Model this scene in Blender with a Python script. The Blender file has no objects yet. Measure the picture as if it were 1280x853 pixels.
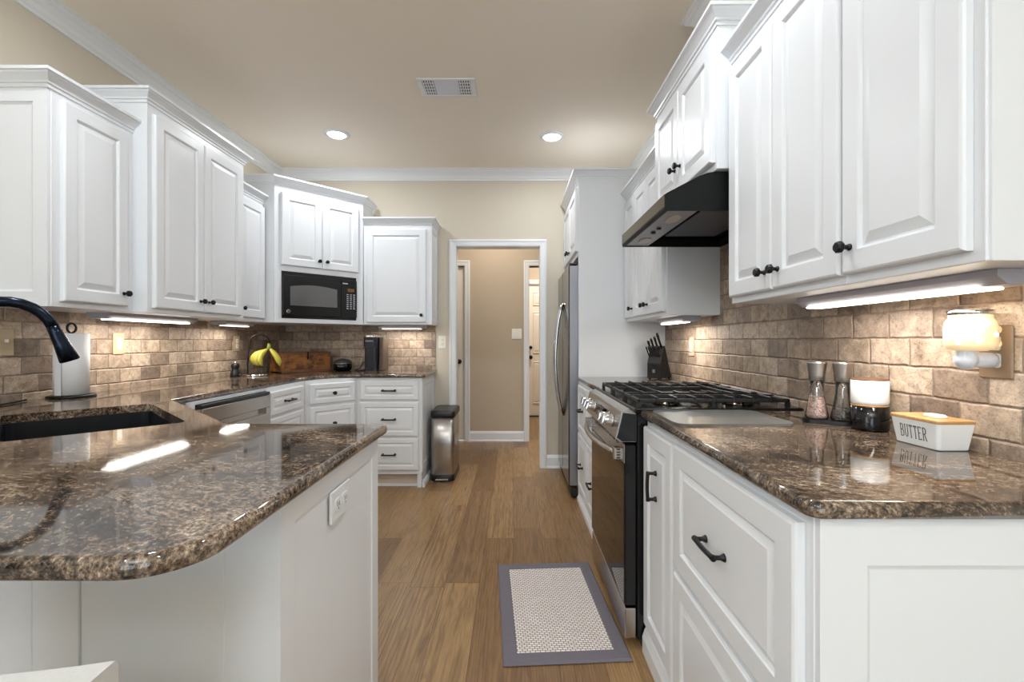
import bpy, bmesh, math, random
from mathutils import Vector, Matrix

# ------------------------------------------------------------------ camera, world, light, exposure
scene = bpy.context.scene
COL = scene.collection
PI = math.pi
EYE = 1.17

cam_data = bpy.data.cameras.new('camera')
cam_data.sensor_width = 36.0
cam_data.lens = 569.0 / 1280.0 * 36.0
cam_data.shift_x = -2.0 / 1280.0
cam_data.clip_start = 0.02
cam = bpy.data.objects.new('camera', cam_data)
cam.location = (0, 0, EYE)
cam.rotation_euler = (PI / 2, 0, 0)
COL.objects.link(cam)
scene.camera = cam

scene.view_settings.view_transform = 'Standard'
scene.view_settings.look = 'None'
scene.view_settings.gamma = 1.0
scene.view_settings.use_curve_mapping = False
scene.view_settings.exposure = 0.36
scene.cycles.use_denoising = True
scene.cycles.max_bounces = 10
scene.cycles.diffuse_bounces = 6
scene.cycles.sample_clamp_indirect = 6.0

world = bpy.data.worlds.new('sky')
world.use_nodes = True
world.node_tree.nodes['Background'].inputs[0].default_value = (0.80, 0.90, 1.0, 1)
world.node_tree.nodes['Background'].inputs[1].default_value = 2.0
scene.world = world


def area_light(name, loc, rot, sx, sy, power, color=(1, 1, 1), parent=None, shape='RECTANGLE', spread=PI):
    d = bpy.data.lights.new(name, 'AREA')
    d.shape = shape
    d.size = sx
    d.size_y = sy
    d.energy = power
    d.color = color
    d.spread = spread
    o = bpy.data.objects.new(name, d)
    o.location = loc
    o.rotation_euler = rot
    o.parent = parent
    COL.objects.link(o)
    return o


DAY = (0.66, 0.83, 1.0)
# daylight coming in through the windows behind the camera (lamps stand just outside the openings)
area_light('daylight', (-1.30, -3.62, 1.30), (PI / 2, 0, 0), 1.5, 2.2, 20, DAY)
area_light('daylight', (0.35, -3.62, 1.30), (PI / 2, 0, 0), 1.3, 2.2, 16, DAY)
# daylight through a side window added to brighten the right-hand drawers
area_light('daylight', (-2.37, -1.15, 1.55), (0, -PI / 2, 0), 1.3, 1.3, 14, DAY)
FILL_POWER = 84.0  # strength of the added bounce fill behind the camera
CAN_POWER = {3: 6.4, 1: 7.4, -1: 4.5}     # by the row of lights (y, rounded down)
STRIP_COLOR = (1.0, 0.93, 0.83)


# ------------------------------------------------------------------ mesh helpers
def S(r, g, b):
    def f(c):
        c /= 255.0
        return c / 12.92 if c <= 0.04045 else ((c + 0.055) / 1.055) ** 2.4
    return (f(r), f(g), f(b), 1.0)


class MB:
    def __init__(self):
        self.bm = bmesh.new()

    def box(self, x0, x1, y0, y1, z0, z1, bevel=0.0, seg=1, M=None):
        r = bmesh.ops.create_cube(self.bm, size=1.0)
        vs = r['verts']
        for v in vs:
            v.co = Vector((x0 + (v.co.x + .5) * (x1 - x0), y0 + (v.co.y + .5) * (y1 - y0), z0 + (v.co.z + .5) * (z1 - z0)))
        geo = vs
        if bevel > 0:
            es = list({e for v in vs for e in v.link_edges})
            rb = bmesh.ops.bevel(self.bm, geom=es, offset=bevel, segments=seg, profile=0.5, affect='EDGES')
            geo = list({v for f in rb['faces'] for v in f.verts} | {v for v in vs if v.is_valid})
        if M is not None:
            for v in geo:
                v.co = M @ v.co
        return self

    def poly_prism(self, pts, axis, a0, a1, smooth=False):
        """pts: 2D outline; axis 'x' -> pts are (y,z); 'y' -> (x,z); 'z' -> (x,y)."""
        def P(p, a):
            return {'x': (a, p[0], p[1]), 'y': (p[0], a, p[1]), 'z': (p[0], p[1], a)}[axis]
        A = [self.bm.verts.new(P(p, a0)) for p in pts]
        B = [self.bm.verts.new(P(p, a1)) for p in pts]
        n = len(pts)
        self.bm.faces.new(A)
        self.bm.faces.new(B[::-1])
        for i in range(n):
            f = self.bm.faces.new((A[i], B[i], B[(i + 1) % n], A[(i + 1) % n]))
            f.smooth = smooth
        return self

    def rings(self, rings, cap0=True, cap1=True, smooth=True, closed=True):
        R = [[self.bm.verts.new(p) for p in r] for r in rings]
        for a, b in zip(R[:-1], R[1:]):
            n = len(a)
            for i in range(n if closed else n - 1):
                j = (i + 1) % n
                f = self.bm.faces.new((a[i], a[j], b[j], b[i]))
                f.smooth = smooth
        if cap0:
            self.bm.faces.new(R[0][::-1])
        if cap1:
            self.bm.faces.new(R[-1])
        return self

    def lathe(self, prof, c=(0, 0, 0), seg=24, M=None, cap=True, smooth=True):
        rs = []
        for r, z in prof:
            ring = []
            for i in range(seg):
                a = 2 * PI * i / seg
                p = Vector((r * math.cos(a), r * math.sin(a), z))
                if M is not None:
                    p = M @ p
                ring.append(p + Vector(c))
            rs.append(ring)
        return self.rings(rs, cap, cap, smooth)

    def tube(self, pts, r, seg=10, cap=True, flat=1.0):
        pts = [Vector(p) for p in pts]
        n = len(pts)
        rr = r if isinstance(r, (list, tuple)) else [r] * n
        tans = []
        for i in range(n):
            a = pts[max(i - 1, 0)]
            b = pts[min(i + 1, n - 1)]
            tans.append((b - a).normalized())
        up = Vector((0, 0, 1)) if abs(tans[0].z) < .9 else Vector((1, 0, 0))
        nrm = tans[0].cross(up).normalized()
        rs = []
        for i in range(n):
            t = tans[i]
            nrm = (nrm - t * nrm.dot(t)).normalized()
            b = t.cross(nrm)
            rs.append([pts[i] + (nrm * math.cos(2 * PI * k / seg) + b * math.sin(2 * PI * k / seg) * flat) * rr[i] for k in range(seg)])
        return self.rings(rs, cap, cap, True)

    def sweep(self, path, prof, z0=0.0, closed=False):
        """prof [(out, z)] swept along a 2D path; out goes to the right of the walking direction; mitred."""
        path = [Vector(p) for p in path]
        n = len(path)

        def nr(d):
            return Vector((d.y, -d.x)).normalized()
        rs = []
        for i in range(n):
            if closed or 0 < i < n - 1:
                d0 = path[i] - path[i - 1]
                d1 = path[(i + 1) % n] - path[i]
                a, b = nr(d0), nr(d1)
                m = (a + b).normalized()
                m = m / max(m.dot(a), .2)
            elif i == 0:
                m = nr(path[1] - path[0])
            else:
                m = nr(path[-1] - path[-2])
            rs.append([(path[i].x + m.x * o, path[i].y + m.y * o, z0 + z) for o, z in prof])
        if closed:
            rs.append(rs[0])
            return self.rings(rs, False, False, False)
        return self.rings(rs, True, True, False)

    def quad(self, a, b, c, d):
        self.bm.faces.new([self.bm.verts.new(p) for p in (a, b, c, d)])
        return self

    def build(self, name, mat, parent=None, loc=(0, 0, 0), rotz=0.0, rot=None):
        bmesh.ops.remove_doubles(self.bm, verts=self.bm.verts, dist=1e-6)
        bmesh.ops.recalc_face_normals(self.bm, faces=self.bm.faces)
        me = bpy.data.meshes.new(name)
        self.bm.to_mesh(me)
        self.bm.free()
        if mat is not None:
            me.materials.append(mat)
        o = bpy.data.objects.new(name, me)
        o.location = loc
        o.rotation_euler = rot if rot is not None else (0, 0, rotz)
        o.parent = parent
        COL.objects.link(o)
        return o


def tag(o, label, cat, group=None, kind=None):
    o['label'] = label
    o['category'] = cat
    if group:
        o['group'] = group
    if kind:
        o['kind'] = kind
    return o


def thing(name, label, cat, loc=(0, 0, 0), rotz=0.0, group=None):
    o = bpy.data.objects.new(name, None)
    o.empty_display_size = .05
    o.location = loc
    o.rotation_euler = (0, 0, rotz)
    COL.objects.link(o)
    return tag(o, label, cat, group)


def struct(name, mb, mat, label=None, loc=(0, 0, 0), rotz=0.0):
    o = mb.build(name, mat, None, loc, rotz)
    o['kind'] = 'structure'
    if label:
        o['label'] = label
    return o


def copy_tree(o, parent=None):
    c = o.copy()
    COL.objects.link(c)
    c.parent = parent
    for ch in list(o.children):
        copy_tree(ch, c)
    return c


def arc(cx, cy, r, a0, a1, n=8):
    return [(cx + r * math.cos(math.radians(a0 + (a1 - a0) * i / n)), cy + r * math.sin(math.radians(a0 + (a1 - a0) * i / n))) for i in range(n + 1)]


def rrect(x0, x1, y0, y1, r, n=5):
    return arc(x1 - r, y0 + r, r, -90, 0, n) + arc(x1 - r, y1 - r, r, 0, 90, n) + arc(x0 + r, y1 - r, r, 90, 180, n) + arc(x0 + r, y0 + r, r, 180, 270, n)


# ------------------------------------------------------------------ materials
class NT:
    def __init__(self, name):
        self.m = bpy.data.materials.new(name)
        self.m.use_nodes = True
        self.t = self.m.node_tree
        self.b = self.t.nodes['Principled BSDF']

    def n(self, typ, **kw):
        nd = self.t.nodes.new(typ)
        for k, v in kw.items():
            if k in nd.inputs:
                nd.inputs[k].default_value = v
            else:
                setattr(nd, k, v)
        return nd

    def l(self, a, b):
        self.t.links.new(a, b)

    def ramp(self, fac, stops, interp='LINEAR'):
        r = self.n('ShaderNodeValToRGB')
        e = r.color_ramp.elements
        r.color_ramp.interpolation = interp
        while len(e) > 1:
            e.remove(e[-1])
        e[0].position, e[0].color = stops[0]
        for p, c in stops[1:]:
            x = e.new(p)
            x.color = c
        self.l(fac, r.inputs[0])
        return r.outputs[0]

    def coords(self, scale=(1, 1, 1), rot=(0, 0, 0), kind='Object'):
        tc = self.n('ShaderNodeTexCoord')
        mp = self.n('ShaderNodeMapping')
        mp.inputs['Scale'].default_value = scale
        mp.inputs['Rotation'].default_value = rot
        self.l(tc.outputs[kind], mp.inputs[0])
        return mp.outputs[0]

    def noise(self, vec, scale, detail=4, rough=.5, dist=0.0):
        n = self.n('ShaderNodeTexNoise')
        n.inputs['Scale'].default_value = scale
        n.inputs['Detail'].default_value = detail
        n.inputs['Roughness'].default_value = rough
        n.inputs['Distortion'].default_value = dist
        self.l(vec, n.inputs['Vector'])
        return n.outputs[0]

    def mix(self, fac, a, b, mode='MIX'):
        m = self.n('ShaderNodeMix', data_type='RGBA', blend_type=mode)
        for s, v in ((m.inputs[0], fac), (m.inputs[6], a), (m.inputs[7], b)):
            if hasattr(v, 'is_output') or isinstance(v, bpy.types.NodeSocket):
                self.l(v, s)
            else:
                s.default_value = v
        return m.outputs[2]

    def math(self, op, a, b=0.0):
        m = self.n('ShaderNodeMath', operation=op)
        for s, v in ((m.inputs[0], a), (m.inputs[1], b)):
            if isinstance(v, bpy.types.NodeSocket):
                self.l(v, s)
            else:
                s.default_value = v
        return m.outputs[0]

    def bump(self, h, strength=.3, dist=.01):
        b = self.n('ShaderNodeBump')
        b.inputs['Strength'].default_value = strength
        b.inputs['Distance'].default_value = dist
        self.l(h, b.inputs['Height'])
        self.l(b.outputs[0], self.b.inputs['Normal'])

    def set(self, **kw):
        for k, v in kw.items():
            self.b.inputs[k.replace('_', ' ')].default_value = v
        return self


def plain(name, col, rough=.5, metal=0.0, noise_amt=.06, noise_scale=30, bump=0.0, **kw):
    t = NT(name)
    v = t.coords()
    f = t.noise(v, noise_scale, 3)
    d = tuple(c * (1 - noise_amt) for c in col[:3]) + (1,)
    t.l(t.mix(f, col, d), t.b.inputs['Base Color'])
    t.set(Roughness=rough, Metallic=metal)
    for k, x in kw.items():
        t.b.inputs[k.replace('_', ' ')].default_value = x
    if bump:
        t.bump(f, bump, .002)
    return t.m


def emit(name, col, strength):
    t = NT(name)
    t.set(Base_Color=col)
    t.b.inputs['Emission Color'].default_value = col
    t.b.inputs['Emission Strength'].default_value = strength
    return t.m


M = {}
M['white'] = plain('white_cabinet_paint', S(230, 232, 235), .32, noise_amt=.02, noise_scale=6)
M['trim'] = plain('white_trim_paint', S(230, 231, 232), .35, noise_amt=.02, noise_scale=6)
M['black'] = plain('black_enamel', S(18, 18, 19), .22)
M['blackmatt'] = plain('black_matt_metal', S(26, 25, 26), .5)
M['bronze'] = plain('dark_bronze_hardware', S(34, 32, 34), .38, .6, .2)
M['iron'] = plain('cast_iron', S(28, 28, 29), .45, 0, .3, 200, .15)
M['blackplastic'] = plain('black_plastic', S(22, 22, 24), .35)
M['knifeblack'] = plain('black_stained_wood', S(24, 24, 25), .5, 0, .3, 60)
M['bglass'] = plain('black_oven_glass', S(10, 8, 7), .03, 0, .1)
M['navy'] = plain('black_appliance_plastic', S(20, 26, 40), .3)
M['chrome'] = plain('chrome', S(215, 215, 218), .12, 1.0, .03)
M['ceramic'] = plain('white_ceramic', S(238, 238, 238), .12, 0, .01)
M['blackceramic'] = plain('black_ceramic', S(12, 12, 14), .08, 0, .05)
M['paper'] = plain('white_paper', S(240, 240, 242), .9, 0, .03, 60, .1)
M['plate'] = plain('beige_wall_plate', S(196, 176, 146), .4, 0, .15, 60)
M['ivory'] = plain('white_switch_plastic', S(238, 234, 224), .35, 0, .02)
M['slot'] = plain('dark_slot', S(50, 46, 44), .6)
M['sink'] = plain('black_composite', S(22, 24, 28), .35, 0, .25, 300)
M['faucet'] = plain('dark_bronze_sky_reflection', S(34, 42, 56), .18, .85, .15)  # blue of reflected daylight is mixed into this metal's colour
M['rubber'] = plain('black_rubber', S(18, 18, 18), .7)
M['frost'] = plain('vent_white_metal', S(225, 225, 226), .4, 0, .02)
M['striphouse'] = plain('shaded_lamp_housing', S(168, 166, 174), .4, 0, .03)  # pale housing, with the shade under the cabinets put into its colour
M['stoolfab'] = plain('pale_grey_upholstery', S(205, 204, 202), .8, 0, .12, 220, .2)
M['stoolwood'] = plain('light_wood', S(190, 165, 140), .5, 0, .25, 40)
M['banana'] = plain('banana_peel', S(200, 190, 74), .45, 0, .25, 25)
M['bananatip'] = plain('banana_stalk', S(150, 160, 60), .5, 0, .4, 60)
M['greybrush'] = plain('grey_cabinet_metal', S(150, 148, 152), .35, .7, .05)
M['diff'] = emit('lamp_diffuser', (1.0, .94, .84, 1), 4.0)
M['diffdim'] = emit('dim_lamp_diffuser', (1.0, .93, .82, 1), 1.6)
M['lens'] = emit('downlight_lens', (1.0, .98, .96, 1), 24.0)
M['cord'] = M['rubber']


def mat_wall(name, col, sc=60):
    t = NT(name)
    v = t.coords()
    f = t.noise(v, 1.5, 4)
    d = tuple(c * .95 for c in col[:3]) + (1,)
    t.l(t.mix(f, col, d), t.b.inputs['Base Color'])
    t.set(Roughness=.75)
    t.bump(t.noise(v, sc, 5, .6), .12, .003)
    return t.m


M['wall'] = mat_wall('taupe_wall_paint', S(209, 199, 182))
M['ceil'] = mat_wall('taupe_ceiling_paint', S(240, 230, 215), 40)
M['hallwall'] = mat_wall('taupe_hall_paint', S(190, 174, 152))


def mat_steel(name, col, rough, axis):
    t = NT(name)
    sc = [400, 400, 400]
    sc[axis] = 3
    v = t.coords(tuple(sc))
    f = t.noise(v, 1.0, 2)
    d = tuple(c * .86 for c in col[:3]) + (1,)
    t.l(t.mix(f, col, d), t.b.inputs['Base Color'])
    r = t.n('ShaderNodeMapRange')
    r.inputs['To Min'].default_value = rough * .8
    r.inputs['To Max'].default_value = rough * 1.25
    t.l(f, r.inputs['Value'])
    t.l(r.outputs[0], t.b.inputs['Roughness'])
    t.set(Metallic=1.0)
    t.bump(f, .02, .001)
    return t.m


M['steel'] = mat_steel('brushed_steel', S(196, 190, 184), .24, 0)
M['steelv'] = mat_steel('brushed_steel_upright', S(186, 180, 175), .30, 2)
M['steeldark'] = mat_steel('dark_brushed_steel', S(92, 82, 73), .14, 2)
M['steelside'] = mat_steel('grey_fridge_side', S(150, 148, 153), .4, 2)


def mat_brick():
    t = NT('tumbled_travertine_tile')
    tc = t.n('ShaderNodeTexCoord')
    sep = t.n('ShaderNodeSeparateXYZ')
    t.l(tc.outputs['Object'], sep.inputs[0])
    cmb = t.n('ShaderNodeCombineXYZ')
    t.l(sep.outputs[0], cmb.inputs[0])
    t.l(sep.outputs[2], cmb.inputs[1])
    vec0 = cmb.outputs[0]
    wn = t.n('ShaderNodeTexNoise')
    wn.inputs['Scale'].default_value = 22
    wn.inputs['Detail'].default_value = 3
    t.l(vec0, wn.inputs['Vector'])
    vm = t.n('ShaderNodeVectorMath', operation='SUBTRACT')
    t.l(wn.outputs[1], vm.inputs[0])
    vm.inputs[1].default_value = (.5, .5, .5)
    vs = t.n('ShaderNodeVectorMath', operation='SCALE')
    t.l(vm.outputs[0], vs.inputs[0])
    vs.inputs['Scale'].default_value = .009
    va = t.n('ShaderNodeVectorMath', operation='ADD')
    t.l(vec0, va.inputs[0])
    t.l(vs.outputs[0], va.inputs[1])
    vec = va.outputs[0]

    def brick(mortar, smooth):
        b = t.n('ShaderNodeTexBrick')
        b.inputs['Scale'].default_value = 1.0
        b.inputs['Brick Width'].default_value = .142
        b.inputs['Row Height'].default_value = .0785
        b.inputs['Mortar Size'].default_value = mortar
        b.inputs['Mortar Smooth'].default_value = smooth
        b.inputs['Color1'].default_value = (0, 0, 0, 1)
        b.inputs['Color2'].default_value = (1, 1, 1, 1)
        b.inputs['Mortar'].default_value = (.5, .5, .5, 1)
        b.offset = .5
        t.l(vec, b.inputs['Vector'])
        return b
    b1 = brick(.0022, .6)
    b2 = brick(.006, 1.0)
    tint = t.ramp(b1.outputs['Color'], [(0, S(156, 140, 128)), (.22, S(190, 174, 158)), (.48, S(214, 198, 180)), (.74, S(232, 218, 202)), (1, S(176, 160, 148))])
    n1 = t.noise(vec, 30, 8, .7, .6)
    n2 = t.noise(vec, 150, 6, .75)
    n3 = t.noise(vec, 9, 5, .6, 1.2)
    c = t.mix(.8, tint, t.ramp(n1, [(.30, S(140, 124, 114)), (.5, S(214, 208, 202)), (.68, S(255, 250, 242))]), 'MULTIPLY')
    c = t.mix(.7, c, t.ramp(n2, [(.32, S(104, 92, 86)), (.47, S(238, 234, 230)), (.7, S(255, 252, 250))]), 'MULTIPLY')
    c = t.mix(.5, c, t.ramp(n3, [(.3, S(168, 152, 142)), (.6, S(255, 250, 246))]), 'MULTIPLY')
    vo = t.n('ShaderNodeTexVoronoi')
    vo.inputs['Scale'].default_value = 85
    t.l(vec, vo.inputs['Vector'])
    pit = t.ramp(t.math('ADD', vo.outputs['Distance'], t.math('MULTIPLY', n3, .75)), [(.40, (0, 0, 0, 1)), (.50, (1, 1, 1, 1))])
    c = t.mix(pit, t.mix(.7, c, S(70, 58, 52)), c)
    c = t.mix(b1.outputs['Fac'], c, S(136, 116, 100))
    gam = t.n('ShaderNodeBrightContrast')
    gam.inputs['Bright'].default_value = .045
    gam.inputs['Contrast'].default_value = .06
    t.l(c, gam.inputs[0])
    t.l(gam.outputs[0], t.b.inputs['Base Color'])
    t.set(Roughness=.52)
    h = t.math('SUBTRACT', 1.0, b2.outputs['Fac'])
    h = t.math('ADD', t.math('MULTIPLY', h, .8), t.math('MULTIPLY', n2, .12))
    h = t.math('ADD', h, t.math('MULTIPLY', n1, .12))
    t.bump(h, .8, .007)
    return t.m


M['brick'] = mat_brick()


def mat_granite():
    t = NT('brown_granite')
    v0 = t.coords((1, 1, 1), (0, 0, math.radians(28)))
    off = t.n('ShaderNodeVectorMath', operation='ADD')
    off.inputs[1].default_value = (3.35, 1.62, .4)
    t.l(v0, off.inputs[0])
    v = off.outputs[0]
    # flow: bend the grain along slow swirls
    wn = t.n('ShaderNodeTexNoise')
    wn.inputs['Scale'].default_value = 2.2
    wn.inputs['Detail'].default_value = 2
    t.l(v, wn.inputs['Vector'])
    sb = t.n('ShaderNodeVectorMath', operation='SUBTRACT')
    t.l(wn.outputs[1], sb.inputs[0])
    sb.inputs[1].default_value = (.5, .5, .5)
    sc_ = t.n('ShaderNodeVectorMath', operation='SCALE')
    t.l(sb.outputs[0], sc_.inputs[0])
    sc_.inputs['Scale'].default_value = .24
    ad = t.n('ShaderNodeVectorMath', operation='ADD')
    t.l(v, ad.inputs[0])
    t.l(sc_.outputs[0], ad.inputs[1])
    st = t.n('ShaderNodeMapping')
    st.inputs['Scale'].default_value = (1.0, 2.1, 1.6)
    t.l(ad.outputs[0], st.inputs[0])
    vs = st.outputs[0]
    big = t.noise(vs, 3.0, 5, .55, .4)
    mid = t.noise(vs, 34, 6, .68, .2)
    fine = t.noise(ad.outputs[0], 125, 5, .72, .1)
    spk = t.noise(v, 260, 3, .6)
    f = t.math('ADD', t.math('MULTIPLY', big, .48), t.math('MULTIPLY', mid, .46))
    f = t.math('ADD', f, t.math('MULTIPLY', fine, .72))
    f = t.math('SUBTRACT', f, .322)
    c = t.ramp(f, [(.33, S(20, 18, 20)), (.42, S(54, 46, 41)), (.485, S(88, 75, 64)), (.545, S(122, 105, 89)), (.62, S(164, 145, 125)), (.72, S(216, 203, 187))])
    c = t.mix(.7, c, t.ramp(spk, [(.34, S(84, 78, 76)), (.5, S(235, 230, 226)), (.66, S(255, 252, 250))]), 'MULTIPLY')
    t.l(c, t.b.inputs['Base Color'])
    t.set(Roughness=.05)
    t.b.inputs['IOR'].default_value = 1.57
    return t.m


M['granite'] = mat_granite()


def mat_floor():
    t = NT('oak_plank_floor')
    tc = t.n('ShaderNodeTexCoord')
    sep = t.n('ShaderNodeSeparateXYZ')
    t.l(tc.outputs['Object'], sep.inputs[0])
    cmb = t.n('ShaderNodeCombineXYZ')
    t.l(sep.outputs[1], cmb.inputs[0])
    t.l(sep.outputs[0], cmb.inputs[1])
    b = t.n('ShaderNodeTexBrick')
    b.inputs['Scale'].default_value = 1.0
    b.inputs['Brick Width'].default_value = 1.35
    b.inputs['Row Height'].default_value = .165
    b.inputs['Mortar Size'].default_value = .0011
    b.inputs['Mortar Smooth'].default_value = .3
    b.inputs['Color1'].default_value = (0, 0, 0, 1)
    b.inputs['Color2'].default_value = (1, 1, 1, 1)
    b.inputs['Mortar'].default_value = (.5, .5, .5, 1)
    b.offset = .37
    b.offset_frequency = 2
    b.squash = .8
    b.squash_frequency = 3
    t.l(cmb.outputs[0], b.inputs['Vector'])
    tint = b.outputs['Color']
    base = t.ramp(tint, [(0, S(138, 108, 76)), (.3, S(160, 130, 92)), (.6, S(176, 146, 104)), (1, S(148, 118, 84))])
    # grain, shifted per plank
    sh = t.n('ShaderNodeVectorMath', operation='MULTIPLY_ADD')
    t.l(tint, sh.inputs[0])
    sh.inputs[1].default_value = (7.3, 3.1, 5.0)
    mp = t.n('ShaderNodeMapping')
    mp.inputs['Scale'].default_value = (1.0, 9.0, 1.0)
    t.l(cmb.outputs[0], mp.inputs[0])
    t.l(mp.outputs[0], sh.inputs[2])
    g1 = t.noise(sh.outputs[0], 3.2, 7, .62, 1.6)
    w = t.n('ShaderNodeTexWave', wave_type='RINGS')
    w.inputs['Scale'].default_value = 3.6
    w.inputs['Distortion'].default_value = 5.0
    w.inputs['Detail'].default_value = 3.0
    w.inputs['Detail Scale'].default_value = 1.0
    t.l(sh.outputs[0], w.inputs['Vector'])
    mp2 = t.n('ShaderNodeMapping')
    mp2.inputs['Scale'].default_value = (6, 160, 6)
    t.l(cmb.outputs[0], mp2.inputs[0])
    g2 = t.noise(mp2.outputs[0], 1.0, 4, .6)
    c = t.mix(.62, base, t.ramp(g1, [(.3, S(150, 130, 115)), (.5, S(226, 216, 206)), (.7, S(255, 250, 240))]), 'MULTIPLY')
    c = t.mix(.34, c, t.ramp(w.outputs['Fac'], [(0, S(140, 116, 96)), (.3, S(236, 230, 222)), (1, S(255, 250, 244))]), 'MULTIPLY')
    c = t.mix(.35, c, t.ramp(g2, [(.3, S(150, 130, 112)), (.6, S(255, 250, 244))]), 'MULTIPLY')
    c = t.mix(b.outputs['Fac'], c, S(78, 54, 36))
    t.l(c, t.b.inputs['Base Color'])
    t.set(Roughness=.33)
    h = t.math('ADD', t.math('MULTIPLY', t.math('SUBTRACT', 1.0, b.outputs['Fac']), .6), t.math('MULTIPLY', g1, .25))
    t.bump(h, .18, .002)
    return t.m


M['floor'] = mat_floor()


def mat_wood(name, c0, c1, scale=(6, 60, 60), rough=.5, stain=None):
    t = NT(name)
    v = t.coords(scale)
    f = t.noise(v, 1.0, 6, .6, 1.0)
    c = t.ramp(f, [(.3, c0), (.7, c1)])
    if stain:
        g = t.noise(t.coords(), 14, 5, .6)
        c = t.mix(t.ramp(g, [(.45, (0, 0, 0, 1)), (.62, (1, 1, 1, 1))]), c, stain)
    t.l(c, t.b.inputs['Base Color'])
    t.set(Roughness=rough)
    t.bump(f, .15, .002)
    return t.m


M['crate'] = mat_wood('weathered_orange_wood', S(116, 70, 36), S(172, 112, 58), (8, 8, 60), .55, S(74, 46, 28))
M['bamboo'] = mat_wood('bamboo', S(176, 128, 78), S(208, 164, 110), (10, 80, 80), .4)
M['walnut'] = mat_wood('brown_wood', S(98, 62, 42), S(130, 88, 60), (10, 60, 60), .45)


def mat_weave():
    t = NT('cream_basket_weave')
    v = t.coords()
    ch = t.n('ShaderNodeTexBrick')
    ch.inputs['Scale'].default_value = 1.0
    ch.inputs['Brick Width'].default_value = .019
    ch.inputs['Row Height'].default_value = .0115
    ch.inputs['Mortar Size'].default_value = .0024
    ch.inputs['Mortar Smooth'].default_value = .8
    ch.inputs['Color1'].default_value = S(246, 238, 232)
    ch.inputs['Color2'].default_value = S(236, 224, 216)
    ch.inputs['Mortar'].default_value = S(136, 120, 118)
    t.l(v, ch.inputs['Vector'])
    t.l(ch.outputs[0], t.b.inputs['Base Color'])
    t.set(Roughness=.9)
    t.bump(t.math('SUBTRACT', 1.0, ch.outputs['Fac']), .8, .003)
    return t.m


M['weave'] = mat_weave()


def mat_fabric(name, col):
    t = NT(name)
    v = t.coords((30, 420, 30))
    f = t.noise(v, 1.0, 3)
    t.l(t.mix(f, col, tuple(c * .72 for c in col[:3]) + (1,)), t.b.inputs['Base Color'])
    t.set(Roughness=.75)
    t.bump(f, .35, .002)
    return t.m


M['matborder'] = mat_fabric('grey_mat_binding', S(118, 112, 120))


def mat_glass(name, tint, trans_amt, rough=.05):
    """clear pane: mostly see-through with a real reflection on top"""
    t = NT(name)
    v = t.coords()
    f = t.noise(v, 60, 2)
    tr = t.n('ShaderNodeBsdfTransparent')
    tr.inputs[0].default_value = tint
    gl = t.n('ShaderNodeBsdfGlossy')
    gl.inputs['Roughness'].default_value = rough
    fr = t.n('ShaderNodeFresnel')
    fr.inputs['IOR'].default_value = 1.5
    mx = t.n('ShaderNodeMixShader')
    t.l(fr.outputs[0], mx.inputs[0])
    t.l(tr.outputs[0], mx.inputs[1])
    t.l(gl.outputs[0], mx.inputs[2])
    mx2 = t.n('ShaderNodeMixShader')
    mx2.inputs[0].default_value = trans_amt
    t.l(mx.outputs[0], mx2.inputs[1])
    t.l(t.b.outputs[0], mx2.inputs[2])
    t.l(t.mix(f, (tint[0] * .32, tint[1] * .32, tint[2] * .32, 1), tuple(c * .4 for c in tint[:3]) + (1,)), t.b.inputs['Base Color'])
    t.set(Roughness=.35)
    t.l(mx2.outputs[0], t.t.nodes['Material Output'].inputs[0])
    return t.m


M['pane'] = mat_glass('window_glass', (.98, .99, .98, 1), 0.0)
M['millglass'] = mat_glass('clear_glass', (.95, .96, .96, 1), .06)
M['board'] = mat_glass('frosted_glass_board', (.70, .71, .69, 1), .5)


def mat_grains(name, ca, cb):
    t = NT(name)
    vo = t.n('ShaderNodeTexVoronoi')
    vo.inputs['Scale'].default_value = 260
    t.l(t.coords(), vo.inputs['Vector'])
    sx = t.n('ShaderNodeSeparateXYZ')
    t.l(vo.outputs['Color'], sx.inputs[0])
    t.l(t.ramp(sx.outputs[0], [(.2, ca), (.8, cb)]), t.b.inputs['Base Color'])
    t.set(Roughness=.5)
    t.bump(vo.outputs['Distance'], .6, .003)
    return t.m


M['salt'] = mat_grains('pink_salt', S(196, 138, 122), S(244, 220, 208))
M['pepper'] = mat_grains('peppercorns', S(30, 24, 22), S(150, 130, 112))


def mat_jar():
    t = NT('glowing_cream_glass')
    v = t.coords()
    vo = t.n('ShaderNodeTexVoronoi')
    vo.inputs['Scale'].default_value = 30
    t.l(v, vo.inputs['Vector'])
    c = t.ramp(vo.outputs['Distance'], [(.12, (1, .95, .82, 1)), (.30, (.96, .74, .42, 1))])
    t.l(c, t.b.inputs['Base Color'])
    t.l(c, t.b.inputs['Emission Color'])
    t.b.inputs['Emission Strength'].default_value = .30
    t.set(Roughness=.2)
    return t.m


M['jar'] = mat_jar()
M['bluewhite'] = plain('white_porcelain_plug', S(214, 218, 228), .3, 0, .04)


def mat_mesh_filter():
    t = NT('hood_filter_mesh')
    v = t.coords((260, 260, 260))
    ck = t.n('ShaderNodeTexChecker')
    ck.inputs['Scale'].default_value = 1.0
    ck.inputs['Color1'].default_value = S(104, 104, 112)
    ck.inputs['Color2'].default_value = S(72, 72, 78)
    t.l(v, ck.inputs['Vector'])
    t.l(ck.outputs[0], t.b.inputs['Base Color'])
    t.set(Roughness=.4, Metallic=.8)
    return t.m


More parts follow.
